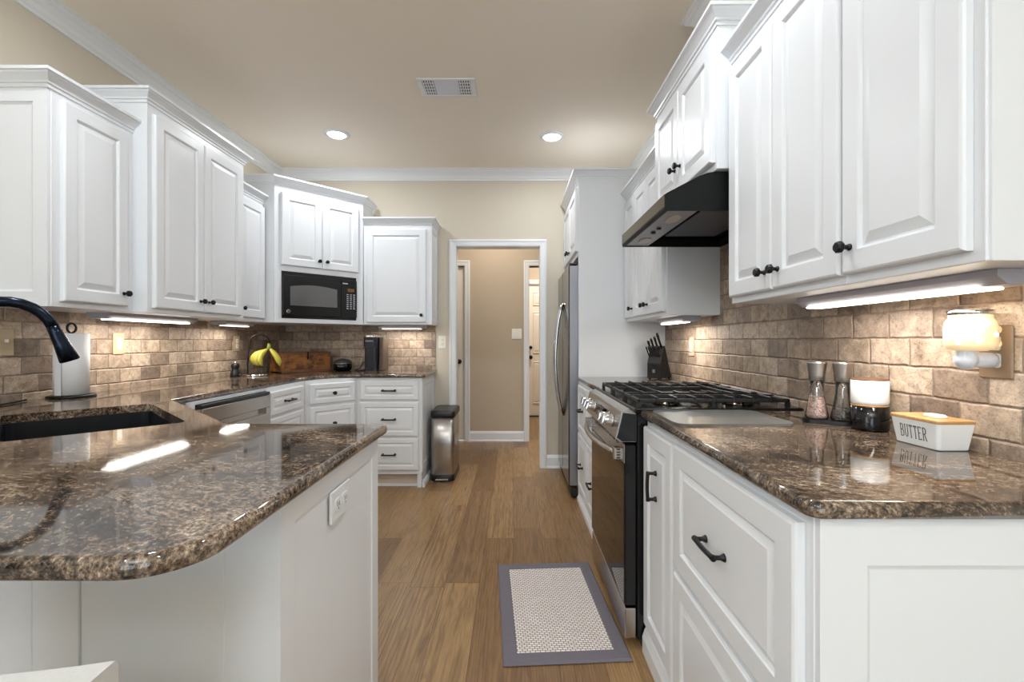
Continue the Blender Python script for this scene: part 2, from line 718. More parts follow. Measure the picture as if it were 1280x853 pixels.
M['filter'] = mat_mesh_filter()
M['hood'] = plain('black_hood_enamel', S(14, 14, 15), .5, 0, .06, Specular_IOR_Level=.22)
M['hoodlip'] = plain('satin_hood_lip', S(92, 80, 64), .3, .7, .1)
M['lampglass'] = plain('frosted_lamp_cover', S(200, 190, 176), .4, 0, .03)
M['mwglass'] = plain('microwave_window', S(112, 110, 110), .15, .2, .15, 400)
M['lcd'] = plain('amber_display', S(120, 84, 40), .3)
M['print'] = plain('pale_printing', S(196, 198, 204), .5)
M['letter'] = plain('dark_lettering', S(34, 33, 36), .6)
M['doorwood'] = plain('cream_door_paint', S(238, 230, 218), .4, 0, .03)
M['kick'] = plain('beige_toe_board', S(196, 182, 166), .5, 0, .05)

# ------------------------------------------------------------------ room shell
XL, XR, YB, YF, ZC = -2.17, 1.12, 4.20, -3.40, 2.74
DX0, DX1, DZ = -.528, .241, 2.041     # doorway in the back wall
HY = 5.31                              # hall's far wall

struct('floor', MB().box(-4.0, 3.4, YF - .12, 8.0, -.10, 0), M['floor'])
struct('ceiling', MB().box(-4.0, 3.4, YF - .12, 8.0, ZC, ZC + .10), M['ceil'])
wl = MB().box(XL - .12, XL, YF, -1.85, 0, ZC).box(XL - .12, XL, -.45, YB + .12, 0, ZC).box(XL - .12, XL, -1.85, -.45, 0, .85).box(XL - .12, XL, -1.85, -.45, 2.25, ZC)
struct('wall_left', wl, M['wall'])
f = MB()
for a, b in ((-1.85, -1.79), (-.51, -.45), (-1.17, -1.13)):
    f.box(XL - .10, XL + .02, a, b, .85, 2.25)
for a, b in ((.85, .91), (2.19, 2.25)):
    f.box(XL - .10, XL + .02, -1.85, -.45, a, b)
wo = struct('window_3', f, M['trim'])  # unseen side window, added to let light in from the left
MB().box(XL - .065, XL - .06, -1.80, -.50, .90, 2.20).build('pane', M['pane'], wo)
struct('wall_right', MB().box(XR, XR + .12, YF, YB + .12, 0, ZC), M['wall'])
wb = MB()
wb.box(XL - .12, DX0 - .012, YB, YB + .12, 0, ZC)
wb.box(DX1 + .012, XR + .12, YB, YB + .12, 0, ZC)
wb.box(DX0 - .012, DX1 + .012, YB, YB + .12, DZ + .012, ZC)
struct('wall_back', wb, M['wall'])
# wall behind the camera, with two windows
wf = MB()
w1, w2, wz0, wz1 = (-2.05, -.55), (-.30, 1.0), .18, 2.40
wf.box(XL - .12, w1[0], YF - .12, YF, 0, ZC).box(w1[1], w2[0], YF - .12, YF, 0, ZC).box(w2[1], XR + .12, YF - .12, YF, 0, ZC)
for w in (w1, w2):
    wf.box(w[0], w[1], YF - .12, YF, 0, wz0).box(w[0], w[1], YF - .12, YF, wz1, ZC)
struct('wall_front', wf, M['wall'])
for i, w in enumerate((w1, w2)):
    f = MB()
    for a, b in ((w[0], w[0] + .06), (w[1] - .06, w[1]), ((w[0] + w[1]) / 2 - .02, (w[0] + w[1]) / 2 + .02)):
        f.box(a, b, YF - .10, YF + .02, wz0, wz1)
    for a, b in ((wz0, wz0 + .06), (wz1 - .06, wz1), (1.43, 1.47)):
        f.box(w[0], w[1], YF - .10, YF + .02, a, b)
    wo = struct('window_%d' % (i + 1), f, M['trim'])
    MB().box(w[0] + .05, w[1] - .05, YF - .065, YF - .06, wz0 + .05, wz1 - .05).build('pane', M['pane'], wo)

# hall behind the doorway
hx0, hx1 = -.574, .182
hw = MB()
hw.box(-3.0, -1.36, HY, HY + .12, 0, ZC).box(-1.36, hx0, HY, HY + .12, 2.045, ZC).box(hx0, hx1, HY, HY + .12, 0, ZC)
hw.box(hx1, .98, HY, HY + .12, 2.045, ZC).box(.98, 3.0, HY, HY + .12, 0, ZC)
struct('wall_hall', hw, M['hallwall'])
struct('wall_hall_left', MB().box(-2.6, -2.5, YB + .12, HY, 0, ZC), M['hallwall'])
struct('wall_hall_right', MB().box(2.5, 2.6, YB + .12, HY, 0, ZC), M['hallwall'])
er = MB()
er.box(-.4, .20, 7.04, 7.16, 0, ZC).box(.20, 1.13, 7.04, 7.16, 2.06, ZC).box(1.13, 2.2, 7.04, 7.16, 0, ZC)
struct('wall_entry', er, M['hallwall'])
struct('wall_entry_left', MB().box(-.30, -.20, HY + .12, 7.04, 0, ZC), M['hallwall'])
struct('wall_entry_right', MB().box(1.9, 2.0, HY + .12, 7.04, 0, ZC), M['hallwall'])

# hood duct chase, boxed in up to the ceiling
struct('wall_chase', MB().box(.908, XR, 1.80, 2.167, 2.43, ZC), M['wall'])

CROWN = [(0, 0), (.010, 0), (.012, .012), (.022, .018), (.030, .036), (.052, .058), (.066, .064), (.068, .076), (.080, .080), (.080, .092), (0, .092)]
struct('trim_1', MB().sweep([(XL, YF), (XL, YB), (XR, YB), (XR, 2.167), (.908, 2.167), (.908, 1.80), (XR, 1.80), (XR, YF)], CROWN, ZC - .092), M['trim'])

CAS = .064


def casing(name, x0, x1, ztop, yw, label=None):
    """door casing on the near face of a wall, with its jamb"""
    m = MB()
    pr = [(0, 0), (CAS, 0), (CAS, -.016), (.05, -.020), (.04, -.015), (.012, -.012), (.004, -.009), (0, -.006)]
    for side, xe in ((-1, x0), (1, x1)):
        m.poly_prism([(xe + side * o, yw + y) for o, y in pr], 'z', 0, ztop + CAS)
    m.poly_prism([(yw + y, ztop + o) for o, y in pr], 'x', x0 - CAS * .98, x1 + CAS * .98)
    m.box(x0 - .012, x0, yw, yw + .12, 0, ztop).box(x1, x1 + .012, yw, yw + .12, 0, ztop).box(x0, x1, yw, yw + .12, ztop, ztop + .012)
    return struct(name, m, M['trim'], label)


casing('trim_2', DX0, DX1, DZ, YB)
casing('trim_3', -1.35, hx0, 2.045, HY)
casing('trim_4', hx1, .98, 2.045, HY)
casing('trim_5', .21, 1.12, 2.05, 7.04)

BASEB = [(0, 0), (.022, 0), (.022, .012), (.014, .020), (.014, .095), (.008, .108), (.004, .118), (0, .12)]
struct('baseboard_back', MB().sweep([(DX1 + CAS, YB), (.9, YB)], BASEB).sweep([(-.74, YB), (DX0 - CAS, YB)], BASEB), M['trim'])
struct('baseboard_hall', MB().sweep([(hx0 + CAS, HY), (hx1 - CAS, HY)], BASEB), M['trim'])
struct('baseboard_left', MB().sweep([(XL, YF), (XL, .5)], BASEB), M['trim'])
struct('baseboard_right', MB().sweep([(XR, .70), (XR, YF)], BASEB), M['trim'])


# raised panel faces ------------------------------------------------
def raised(m, w, h, t, x0=0.0, z0=0.0, fr=.057, field=.020, back=0.0, edge=.007, slope=.024):
    """slab with a moulded edge and a raised centre panel; front at y=-t"""
    def ring(i, y):
        return [(x0 + i, y, z0 + i), (x0 + w - i, y, z0 + i), (x0 + w - i, y, z0 + h - i), (x0 + i, y, z0 + h - i)]
    rs = [ring(0, back), ring(0, -t + edge), ring(edge * .4, -t + edge * .35), ring(edge, -t), ring(fr - .004, -t), ring(fr, -t + .003), ring(fr + .003, -t + .009),
          ring(fr + .007, -t + .009), ring(fr + .007 + slope, -t + .001), ring(fr + .009 + slope, -t + .001)]
    m.rings(rs, True, True, False)
    return m


def flat_panel(m, w, h, t, fr, rec=.008, bev=.010):
    def ring(i, y, j=None):
        return [(i, y, i), (w - i, y, i), (w - i, y, h - i), (i, y, h - i)]
    m.rings([ring(0, 0), ring(0, -t), ring(fr, -t), ring(fr + bev * .25, -t + rec * .7), ring(fr + bev, -t + rec), ring(fr + bev + .001, -t + rec)], True, True, False)
    return m


# hall doors
d1 = MB()
d1.box(-1.35, hx0, HY + .03, HY + .07, .012, 2.04)
for px0, px1 in ((-1.23, -1.00), (-.92, -.69)):
    for pz0, pz1 in ((.2, .85), (.98, 1.62), (1.72, 1.93)):
        raised(d1, px1 - px0, pz1 - pz0, .012, px0, pz0, .012, back=HY + .03)
# (the raised() helper lays its slab at y=0, so shift those panels onto the door)
for v in d1.bm.verts:
    if v.co.y < 1:
        v.co.y += HY + .03
do1 = struct('door_1', d1, M['doorwood'])
kn = MB().lathe([(.026, 0), (.026, .006), (.010, .010), (.010, .030), (.022, .036), (.028, .048), (.024, .060), (.010, .066)], (-.635, HY + .03, .93), 16, Matrix.Rotation(PI / 2, 3, 'X'))
kn.build('door_knob', M['bronze'], do1)
d2 = MB()
d2.box(.21, 1.12, 7.07, 7.11, .015, 2.045)
for px0, px1 in ((.30, .62), (.71, 1.03)):
    for pz0, pz1 in ((.2, .85), (.98, 1.62), (1.72, 1.93)):
        raised(d2, px1 - px0, pz1 - pz0, .014, px0, pz0, .012)
for v in d2.bm.verts:
    if v.co.y < 1:
        v.co.y += 7.07
do2 = struct('door_2', d2, M['doorwood'])
for kz, kr in ((.92, 1.0), (1.07, .85)):
    MB().lathe([(.03 * kr, 0), (.03 * kr, .008), (.012, .012), (.012, .035), (.028 * kr, .045), (.028 * kr, .06), (.012, .066)], (.265, 7.07, kz), 16, Matrix.Rotation(PI / 2, 3, 'X')).build('door_knob', M['bronze'], do2)
struct('trim_6', MB().box(.21, 1.12, 7.02, 7.08, 0, .014), M['bronze'])

# backsplash (object's own x runs along the wall, z up)
CT = .908            # countertop height
UB = 1.310           # underside of the wall cabinets


def backsplash(name, L, z0, z1, loc, rotz, extra=None):
    m = MB().box(0, L, -.010, 0, z0, z1)
    if extra:
        m.box(extra[0], extra[1], -.010, 0, z1, extra[2])
    return struct(name, m, M['brick'], None, loc, rotz)


backsplash('wall_left_tile', 3.62, CT - .03, UB + .01, (XL, .58, 0), PI / 2)
backsplash('wall_back_tile', 1.45, CT - .03, UB + .01, (XL, YB, 0), 0)
backsplash('wall_right_tile', 2.60, CT - .03, UB + .01, (XR, 3.335, 0), -PI / 2, (3.335 - 2.447, 3.335 - 1.722, 1.83))

# ------------------------------------------------------------------ cabinets
KNOB_P = [(.0085, 0), (.0085, .003), (.0055, .006), (.0055, .015), (.010, .018), (.0145, .022), (.0145, .030), (.011, .034)]


def knob(parent, x, z, t):
    m = MB().lathe(KNOB_P, (x, -t, z), 8, Matrix.Rotation(PI / 2, 3, 'X') @ Matrix.Rotation(PI / 8, 3, 'Z'), smooth=False)
    return m.build('knob', M['bronze'], parent)


def pull(parent, x, z, t, vertical=False, L=.096):
    m = MB()
    for s in (-1, 1):
        c = (x, -t, z + s * L / 2) if vertical else (x + s * L / 2, -t, z)
        m.lathe([(.010, 0), (.009, .003), (.0055, .010), (.0055, .020), (.0075, .027)], c, 10, Matrix.Rotation(PI / 2, 3, 'X'))
    pts = []
    for i in range(9):
        a = -1 + 2 * i / 8
        off = a * (L / 2 + .006)
        y = -t - .027 - .003 * (1 - a * a)
        pts.append((x, y, z + off) if vertical else (x + off, y, z))
    m.tube(pts, [.0075] + [.0062] * 7 + [.0075], 8)
    return m.build('pull', M['bronze'], parent)


DT = .020


def door(root, x0, x1, z0, z1, kn=None, name='door'):
    d = raised(MB(), x1 - x0, z1 - z0, DT).build(name, M['white'], root, (x0, -.0005, z0))
    if kn:
        knob(d, kn[0] - x0, kn[1] - z0, DT)
    return d


def drawer(root, x0, x1, z0, z1, hw=None, fr=.040):
    d = raised(MB(), x1 - x0, z1 - z0, DT, fr=fr, slope=.016).build('drawer', M['white'], root, (x0, -.0005, z0))
    w, h = x1 - x0, z1 - z0
    if hw == 'pull':
        pull(d, w / 2, h / 2, DT)
    elif hw == 'knob':
        knob(d, w / 2, h / 2, DT)
    return d


CCROWN = [(0, -.004), (.005, -.004), (.006, .010), (.012, .012), (.014, .020), (.026, .034), (.034, .042), (.036, .047), (.044, .049), (.044, .062), (.036, .064), (0, .064)]


def crown(root, path, ztop, height=.060):
    k = height / .064
    MB().sweep(path, [(o, z * k) for o, z in CCROWN], ztop - height).build('crown_moulding', M['white'], root)


def carcass(root, w, d, z0, z1, name='carcass', bevel=.002):
    return MB().box(0, w, 0, d, z0, z1, bevel).build(name, M['white'], root)


R90 = PI / 2
G_UP = 'white wall cabinets'
# --- left wall: A, B, C  (front faces +X; local x runs away from the camera)
UD = .30
xa = -1.87
A0, A1, B1, C1 = 1.84, 2.235, 3.035, 3.40
r = thing('wall_cabinet', 'short white single-door wall cabinet with a panelled end, nearest the sink faucet', 'cabinet', (xa, A0, 0), R90)
w = A1 - A0
carcass(r, w, UD - .002, UB, 2.20)
flat_panel(MB(), UD - .01, 2.195 - UB, .012, .060).build('end_panel', M['white'], r, (0, UD - .008, UB), -R90)
door(r, .035, w - .045, UB + .025, 2.165, (w - .075, UB + .085))
crown(r, [(-.012, UD - .004), (-.012, 0), (w, 0)], 2.255, .062)

xb = -1.80
r = thing('wall_cabinet', 'tall white two-door wall cabinet in the middle of the tiled left wall', 'cabinet', (xb, A1, 0), R90)
w = B1 - A1
UDB = .37
carcass(r, w, UDB - .002, UB, 2.345)
mid = w * .485
door(r, .030, mid - .002, UB + .025, 2.300, (mid - .035, UB + .085))
door(r, mid + .002, w - .045, UB + .025, 2.300, (mid + .035, UB + .085))
crown(r, [(0, UDB - .004), (0, 0), (w, 0), (w, .12)], 2.405)

r = thing('wall_cabinet', 'narrow white single-door wall cabinet squeezed beside the corner microwave cabinet', 'cabinet', (xa, B1, 0), R90)
w = C1 - B1 - .002
carcass(r, w, UD - .002, UB, 2.20)
door(r, .030, w - .006, UB + .025, 2.165, (.060, UB + .085))
crown(r, [(0, 0), (w, 0)], 2.255, .062)

# --- corner microwave cabinet (45 degrees)
P0, P1 = (-1.785, 3.395), (-1.287, 3.893)
L = math.hypot(P1[0] - P0[0], P1[1] - P0[1])
r = thing('corner_cabinet', 'tall white angled corner cabinet with two doors above a built-in black microwave', 'cabinet', (P0[0], P0[1], 0), PI / 4)


def to_local(x, y):
    dx, dy = x - P0[0], y - P0[1]
    c = math.cos(-PI / 4)
    s = math.sin(-PI / 4)
    return (c * dx - s * dy, s * dx + c * dy)


foot = [(0, 0), (L, 0), to_local(-1.287, YB - .012), to_local(XL + .012, YB - .012), to_local(XL + .012, 3.402), to_local(-1.79, 3.402)]
mwx0, mwx1, mwz0, mwz1 = .050, L - .062, 1.343, 1.702
m = MB()
m.poly_prism(foot, 'z', mwz1, 2.345)
m.poly_prism(foot, 'z', UB, mwz0)
m.box(0, mwx0, 0, .02, mwz0, mwz1).box(mwx1, L, 0, .02, mwz0, mwz1)
inner = [(mwx0 + .0, .40), (mwx1, .40), to_local(-1.287, YB - .012), to_local(XL + .012, YB - .012), to_local(XL + .012, 3.402)]
m.poly_prism([(0, .02), (mwx0, .02), (mwx0, .40), to_local(XL + .012, 3.402)], 'z', mwz0, mwz1)
m.poly_prism([(L, .02), to_local(-1.287, YB - .012), (mwx1, .40), (mwx1, .02)], 'z', mwz0, mwz1)
m.build('carcass', M['white'], r)
door(r, .046, L / 2 - .002, 1.745, 2.295, (L / 2 - .030, 1.800))
door(r, L / 2 + .002, L - .046, 1.745, 2.295, (L / 2 + .030, 1.800))
crown(r, [to_local(-2.0, 3.395), (0, 0), (L, 0), to_local(-1.287, YB - .05)], 2.405)

mw = thing('microwave', 'black built-in microwave oven set in the corner cabinet', 'microwave', (P0[0], P0[1], 0), PI / 4)
bw = mwx1 - mwx0
MB().box(mwx0 + .002, mwx1 - .002, -.004, .38, mwz0 + .001, mwz1 - .002).build('casing', M['black'], mw)
MB().box(mwx0 + .004, mwx1 - .14, -.024, -.004, mwz0 + .02, mwz1 - .03, .004).build('door', M['black'], mw)
wd = MB()
x0_, x1_, z0_, z1_ = mwx0 + .055, mwx1 - .175, mwz0 + .098, mwz1 - .115
top = [(x1_ - (x1_ - x0_) * i / 12, z1_ + .018 * math.sin(PI * i / 12)) for i in range(13)]
wd.poly_prism([(x0_, z0_), (x1_, z0_)] + top, 'y', -.0255, -.0235)
wd.build('door_window', M['mwglass'], mw)
MB().box(mwx1 - .138, mwx1 - .004, -.022, -.004, mwz0 + .02, mwz1 - .03, .003).build('control_panel', M['black'], mw)
MB().box(mwx1 - .085, mwx1 - .028, -.0235, -.021, mwz1 - .125, mwz1 - .098).build('display', M['lcd'], mw)
kp = MB()
for i in range(3):
    for j in range(8):
        kx, kz = mwx1 - .094 + i * .028, mwz1 - .145 - j * .0165
        kp.box(kx, kx + .016, -.0232, -.021, kz - .006, kz)
kp.build('keypad', M['print'], mw)
MB().box(mwx1 - .128, mwx1 - .085, -.0255, -.021, mwz1 - .062, mwz1 - .054).build('badge', M['print'], mw)
MB().lathe([(.016, 0), (.016, .004), (.012, .007)], (mwx0 + .042, -.024, mwz0 + .052), 20, Matrix.Rotation(PI / 2, 3, 'X')).build('round_badge', M['chrome'], mw)

# --- back wall: D
DXL, DXR, DYF = -1.285, -.713, 3.90
r = thing('wall_cabinet', 'white single-door wall cabinet on the back wall between the microwave and the doorway', 'cabinet', (DXL, DYF, 0), 0)
w = DXR - DXL
carcass(r, w, YB - DYF - .002, UB, 2.175)
door(r, .028, w - .034, UB + .018, 2.125, (w - .070, UB + .080))
flat_panel(MB(), YB - DYF - .01, 2.165 - UB, .012, .05, .006).build('end_panel', M['white'], r, (w, .004, UB), R90)
crown(r, [(0.0, 0), (w + .006, 0), (w + .006, YB - DYF - .004)], 2.225, .058)

# --- right wall: F, H, R1, R2 (front faces -X; local x runs towards the camera)
xf = .826
WF0, WH0, WH1, WR0, WR1, WR2 = 3.335, 2.447, 1.722, 1.722, 1.127, .795
RD = XR - xf
r = thing('wall_cabinet', 'white three-door wall cabinet beyond the hood, above the knife block', 'cabinet', (xf, WF0, 0), -R90)
w = WF0 - WH0
carcass(r, w, RD - .002, UB, 2.205)
door(r, .015, .275, UB + .022, 2.160, (.240, UB + .080))
door(r, .285, .558, UB + .022, 2.160, (.528, UB + .080))
door(r, .562, w - .030, UB + .022, 2.160, (.592, UB + .080))
crown(r, [(0, 0), (w, 0)], 2.258, .058)

xh = .771
HD = XR - xh
r = thing('hood_cabinet', 'raised white two-door cabinet directly above the black range hood', 'cabinet', (xh, WH0, 0), -R90)
w = WH0 - WH1
carcass(r, w, HD - .002, 1.823, 2.372)
door(r, .026, w / 2 - .002, 1.852, 2.322, (w / 2 - .032, 1.960))
door(r, w / 2 + .002, w - .016, 1.852, 2.322, (w / 2 + .032, 1.960))
crown(r, [(0, .10), (0, 0), (w, 0), (w, HD - .004)], 2.428)

r = thing('wall_cabinet', 'white two-door wall cabinet just this side of the range hood', 'cabinet', (xf, WR0, 0), -R90)
w = WR0 - WR1
carcass(r, w, RD - .002, UB, 2.222)
door(r, .012, .296, UB + .022, 2.185, (.262, UB + .080))
door(r, .300, w - .004, UB + .022, 2.185, (.334, UB + .080))
crown(r, [(0, 0), (w, 0)], 2.275, .056)

r = thing('wall_cabinet', 'white single-door end wall cabinet over the plug-in warmer and butter dish', 'cabinet', (xf, WR1, 0), -R90)
w = WR1 - WR2
carcass(r, w, RD - .002, UB, 2.222)
door(r, .006, w - .022, UB + .022, 2.185, (.036, UB + .085))
flat_panel(MB(), RD - .01, 2.22 - UB, .006, .055, .005).build('end_panel', M['white'], r, (w, .004, UB), R90)
crown(r, [(0, 0), (w + .006, 0), (w + .006, RD - .004)], 2.275, .056)

# --- fridge surround
xt = .477
r = thing('refrigerator_cabinet', 'tall white end panel and two-door cabinet boxed around the refrigerator', 'cabinet', (xt, 3.36, 0), -R90)
TD = XR - xt
MB().box(0, .022, 0, TD - .002, 0, 2.365, .002).build('side_panel', M['white'], r)
MB().box(-.83, 0, 0, TD - .002, 1.80, 2.365, .002).build('carcass', M['white'], r)
door(r, -.800, -.402, 1.835, 2.305, (-.435, 1.89))
door(r, -.398, -.012, 1.835, 2.305, (-.365, 1.89))
crown(r, [(-.83, 0), (.022, 0), (.022, TD - .004)], 2.425)

# ------------------------------------------------------------------ base cabinets
BH = CT - .030
SHOE = [(0, 0), (.020, 0), (.020, .030), (.014, .040), (.010, .046), (0, .052)]


def base_box(root, w, d, kick=True):
    carcass(root, w, d, .105 if kick else 0.0, BH)
    if kick:
        MB().box(.035, w - .035, .05, .065, 0, .104).build('toe_kick', M['kick'], root)
        m_ = MB()
        m_.box(0, .034, 0, .14, 0, .104)
        m_.box(w - .034, w, 0, d, 0, .104)
        m_.box(.034, w - .034, .035, .05, 0, .018)
        m_.build('base_foot', M['white'], root)


# back wall drawers (D)
dxl, dxr, dyf = -1.245, -.735, 3.635
r = thing('drawer_cabinet', 'white three-drawer base cabinet by the waste bin on the back wall', 'cabinet', (dxl, dyf, 0), 0)
w = dxr - dxl
base_box(r, w, YB - dyf - .002)
for z0, z1 in ((.700, .852), (.412, .682), (.140, .396)):
    drawer(r, .022, w - .022, z0, z1, 'pull')
flat_panel(MB(), YB - dyf - .02, BH - .125, .006, .06, .005).build('end_panel', M['white'], r, (w, .006, .12), R90)
MB().sweep([(w + .006, 0), (w + .006, YB - dyf - .01)], SHOE).build('shoe_moulding', M['white'], r)

# diagonal corner drawers
q0, q1 = (-1.525, 3.325), (-1.245, 3.635)
ang = math.atan2(q1[1] - q0[1], q1[0] - q0[0])
Lq = math.hypot(q1[0] - q0[0], q1[1] - q0[1])
r = thing('corner_drawer_cabinet', 'white angled corner base cabinet with knobbed drawers below the wooden crate', 'cabinet', (q0[0], q0[1], 0), ang)


def q_local(x, y):
    dx, dy = x - q0[0], y - q0[1]
    c, s = math.cos(-ang), math.sin(-ang)
    return (c * dx - s * dy, s * dx + c * dy)


fp = [(0, 0), (Lq, 0), q_local(-1.247, YB - .012), q_local(XL + .012, YB - .012), q_local(XL + .012, 3.330), q_local(-1.53, 3.330)]
MB().poly_prism(fp, 'z', .105, BH).build('carcass', M['white'], r)
MB().box(.03, Lq - .03, .05, .065, 0, .104).build('toe_kick', M['kick'], r)
for z0, z1 in ((.700, .852), (.412, .682), (.140, .396)):
    drawer(r, .030, Lq - .030, z0, z1, 'knob')

# left run drawers next to the dishwasher
r = thing('drawer_cabinet', 'white drawer base cabinet between the dishwasher and the angled corner', 'cabinet', (-1.525, 2.815, 0), R90)
w = 3.323 - 2.815
base_box(r, w, 2.145 - 1.525)
for z0, z1 in ((.700, .852), (.412, .682), (.140, .396)):
    drawer(r, .006, w - .055, z0, z1, 'pull')

# dishwasher
r = thing('dishwasher', 'stainless steel dishwasher under the left counter beside the sink', 'dishwasher', (-1.525, 2.185, 0), R90)
w = .618
MB().box(.004, w - .004, .012, .58, .10, .842).build('tub', M['blackmatt'], r)
dd = MB()
dd.box(.003, w - .003, -.030, .010, .115, .728, .003)
dd.box(.003, w - .003, -.030, .010, .766, .841, .003)
dd.box(.003, .05, -.030, .010, .728, .766).box(w - .05, w - .003, -.030, .010, .728, .766)
dd.box(.05, w - .05, -.004, .010, .728, .766)
dd.build('door', M['steel'], r)
MB().box(.003, w - .003, -.028, .012, .842, .860, .003).build('control_strip', M['black'], r)
MB().box(.02, w - .02, .03, .05, 0, .10).build('toe_kick', M['blackmatt'], r)
tag(MB().box(-2.15, -1.528, 2.150, 2.183, .10, BH).box(-1.552, -1.528, 2.183, 2.813, .863, BH).build('filler_panel', M['white']), 'narrow white filler panel beside the dishwasher with a thin rail over it', 'cabinet panel')

# sink base, set across the corner at 45 degrees, and the peninsula
SINKV = ((-1.552, 2.010), (-.925, 1.418))
sang = math.atan2(SINKV[1][1] - SINKV[0][1], SINKV[1][0] - SINKV[0][0]) + PI
Ls = math.hypot(SINKV[1][0] - SINKV[0][0], SINKV[1][1] - SINKV[0][1])
r = thing('sink_cabinet', 'white angled base cabinet beneath the black corner sink', 'cabinet', (SINKV[1][0], SINKV[1][1], 0), sang)
MB().box(0, Ls, 0, .018, .105, BH).build('face_frame', M['white'], r)
MB().box(.03, Ls - .03, .03, .045, 0, .104).build('toe_kick', M['kick'], r)
door(r, .03, Ls / 2 - .002, .14, .68, (Ls / 2 - .035, .62))
door(r, Ls / 2 + .002, Ls - .03, .14, .68, (Ls / 2 + .035, .62))
drawer(r, .03, Ls - .03, .70, .852)

px1, py0, py1 = -.430, .824, 1.415
r = thing('peninsula_cabinet', 'white peninsula cabinet with a boarded back facing the bar stool', 'cabinet', (0, 0, 0))
m = MB()
m.box(-.90, px1 - .002, py0 + .02, py1, 0, BH)
m.build('carcass', M['white'], r)
bp = MB()
edges = [-2.15, -1.45, -1.16, -.872, -.784, -.524, px1]
for a, b in zip(edges[:-1], edges[1:]):
    bp.box(a, b, py0, py0 + .02, 0, BH, .0016)
bp.box(-.792, -.784, py0 - .004, py0, 0, BH, .001)
bp.build('back_panel', M['white'], r)
flat_panel(MB(), py1 - py0, BH, .010, .055, .004).build('end_panel', M['white'], r, (px1 - .002, py0, 0), R90)
for z0, z1 in ((.14, .68),):
    d = raised(MB(), .42, z1 - z0, DT).build('door', M['white'], r, (-.46, py1, z0), PI)
    knob(d, .36, .48, DT)

# outlet on the peninsula end
r = thing('outlet', 'white horizontal double outlet on the end of the peninsula', 'outlet', (px1 + .0082, 1.098, .785), R90)
MB().box(-.060, .060, -.006, 0, -.037, .037, .003).build('cover_plate', M['white'], r)
for s in (-1, 1):
    rc = MB().poly_prism(rrect(s * .022 - .0165, s * .022 + .0165, -.014, .014, .006), 'y', -.0085, -.006).build('receptacle', M['white'], r)
    MB().box(s * .022 - .006, s * .022 - .004, -.0088, -.008, -.005, .006).box(s * .022 + .004, s * .022 + .006, -.0088, -.008, -.005, .006).box(s * .022 - .002, s * .022 + .002, -.0088, -.008, -.012, -.008).build('slots', M['slot'], rc)

# right: base cabinets this side of the range
xc = .505
r = thing('pullout_cabinet', 'slim white pull-out base cabinet tight against the range', 'cabinet', (xc, 1.716, 0), -R90)
w = 1.716 - 1.398
carcass(r, w, XR - xc - .002, 0, BH)
d = door(r, .012, w - .004, .115, .852)
pull(d, .155, .560, DT, True, .088)
MB().sweep([(0, 0), (w, 0)], [(o + .0, z * 1.9) for o, z in SHOE]).build('base_moulding', M['white'], r)
r = thing('drawer_cabinet', 'wide white base cabinet with two deep drawers at the near end of the right counter', 'cabinet', (xc, 1.397, 0), -R90)
w = 1.397 - .765
carcass(r, w, XR - xc - .002, 0, BH)
drawer(r, .010, w - .022, .486, .856, None, .062)
drawer(r, .010, w - .022, .115, .470, None, .062)
for ch in list(r.children):
    if ch.name.startswith('drawer'):
        hh = .370 if ch.location.z > .3 else .355
        pull(ch, .29, hh / 2, DT, L=.10)
flat_panel(MB(), XR - xc - .004, BH - .002, .012, .078, .007).build('end_panel', M['white'], r, (w, .002, 0), R90)
MB().sweep([(0, 0), (w + .012, 0), (w + .012, XR - xc - .01)], [(o, z * 1.9) for o, z in SHOE]).build('base_moulding', M['white'], r)

r = thing('drawer_cabinet', 'white drawer base cabinet between the range and the refrigerator', 'cabinet', (xc - .02, 3.333, 0), -R90)
w = 3.333 - 2.466
carcass(r, w, XR - xc + .018, 0, BH)
for x0, x1 in ((.03, .42), (.44, w - .01)):
    drawer(r, x0, x1, .530, .856, 'pull')
    drawer(r, x0, x1, .115, .510, 'pull')
MB().sweep([(0, 0), (w, 0)], SHOE).build('base_moulding', M['white'], r)

# ------------------------------------------------------------------ countertops
EDGE = [(.010, 0), (.003, .003), (0, .010), (0, .018), (.003, .026), (.008, .0295), (.012, .030)]


def inset(poly, d):
    n = len(poly)
    out = []
    for i in range(n):
        a, b, c = Vector(poly[i - 1]), Vector(poly[i]), Vector(poly[(i + 1) % n])
        n0 = Vector((-(b - a).y, (b - a).x)).normalized()
        n1 = Vector((-(c - b).y, (c - b).x)).normalized()
        m_ = (n0 + n1).normalized()
        m_ = m_ / max(m_.dot(n0), .3)
        out.append((b.x + m_.x * d, b.y + m_.y * d))
    return out


def slab(name, poly, label, hole=None):
    """poly counter-clockwise; bullnose edge; optional hole (counter-clockwise)"""
    z0 = CT - .030
    m_ = MB()
    bm = m_.bm
    R = []
    for o, z in EDGE:
        R.append([bm.verts.new((x, y, z0 + z)) for x, y in inset(poly, o)])
    n = len(poly)
    for a, b in zip(R[:-1], R[1:]):
        for i in range(n):
            f = bm.faces.new((a[i], a[(i + 1) % n], b[(i + 1) % n], b[i]))
            f.smooth = True
    for ring, z in ((R[-1], CT), (R[0], z0)):
        es = [bm.edges.get((ring[i], ring[(i + 1) % n])) for i in range(n)]
        if hole:
            h = [bm.verts.new((x, y, z)) for x, y in hole]
            if z == CT:
                H1 = h
            else:
                H0 = h
            es += [bm.edges.new((h[i], h[(i + 1) % len(h)])) for i in range(len(h))]
        bmesh.ops.triangle_fill(bm, use_beauty=True, use_dissolve=False, edges=es)
    if hole:
        k = len(hole)
        for i in range(k):
            bm.faces.new((H0[i], H0[(i + 1) % k], H1[(i + 1) % k], H1[i]))
    o = m_.build(name, M['granite'])
    return tag(o, label, 'countertop')


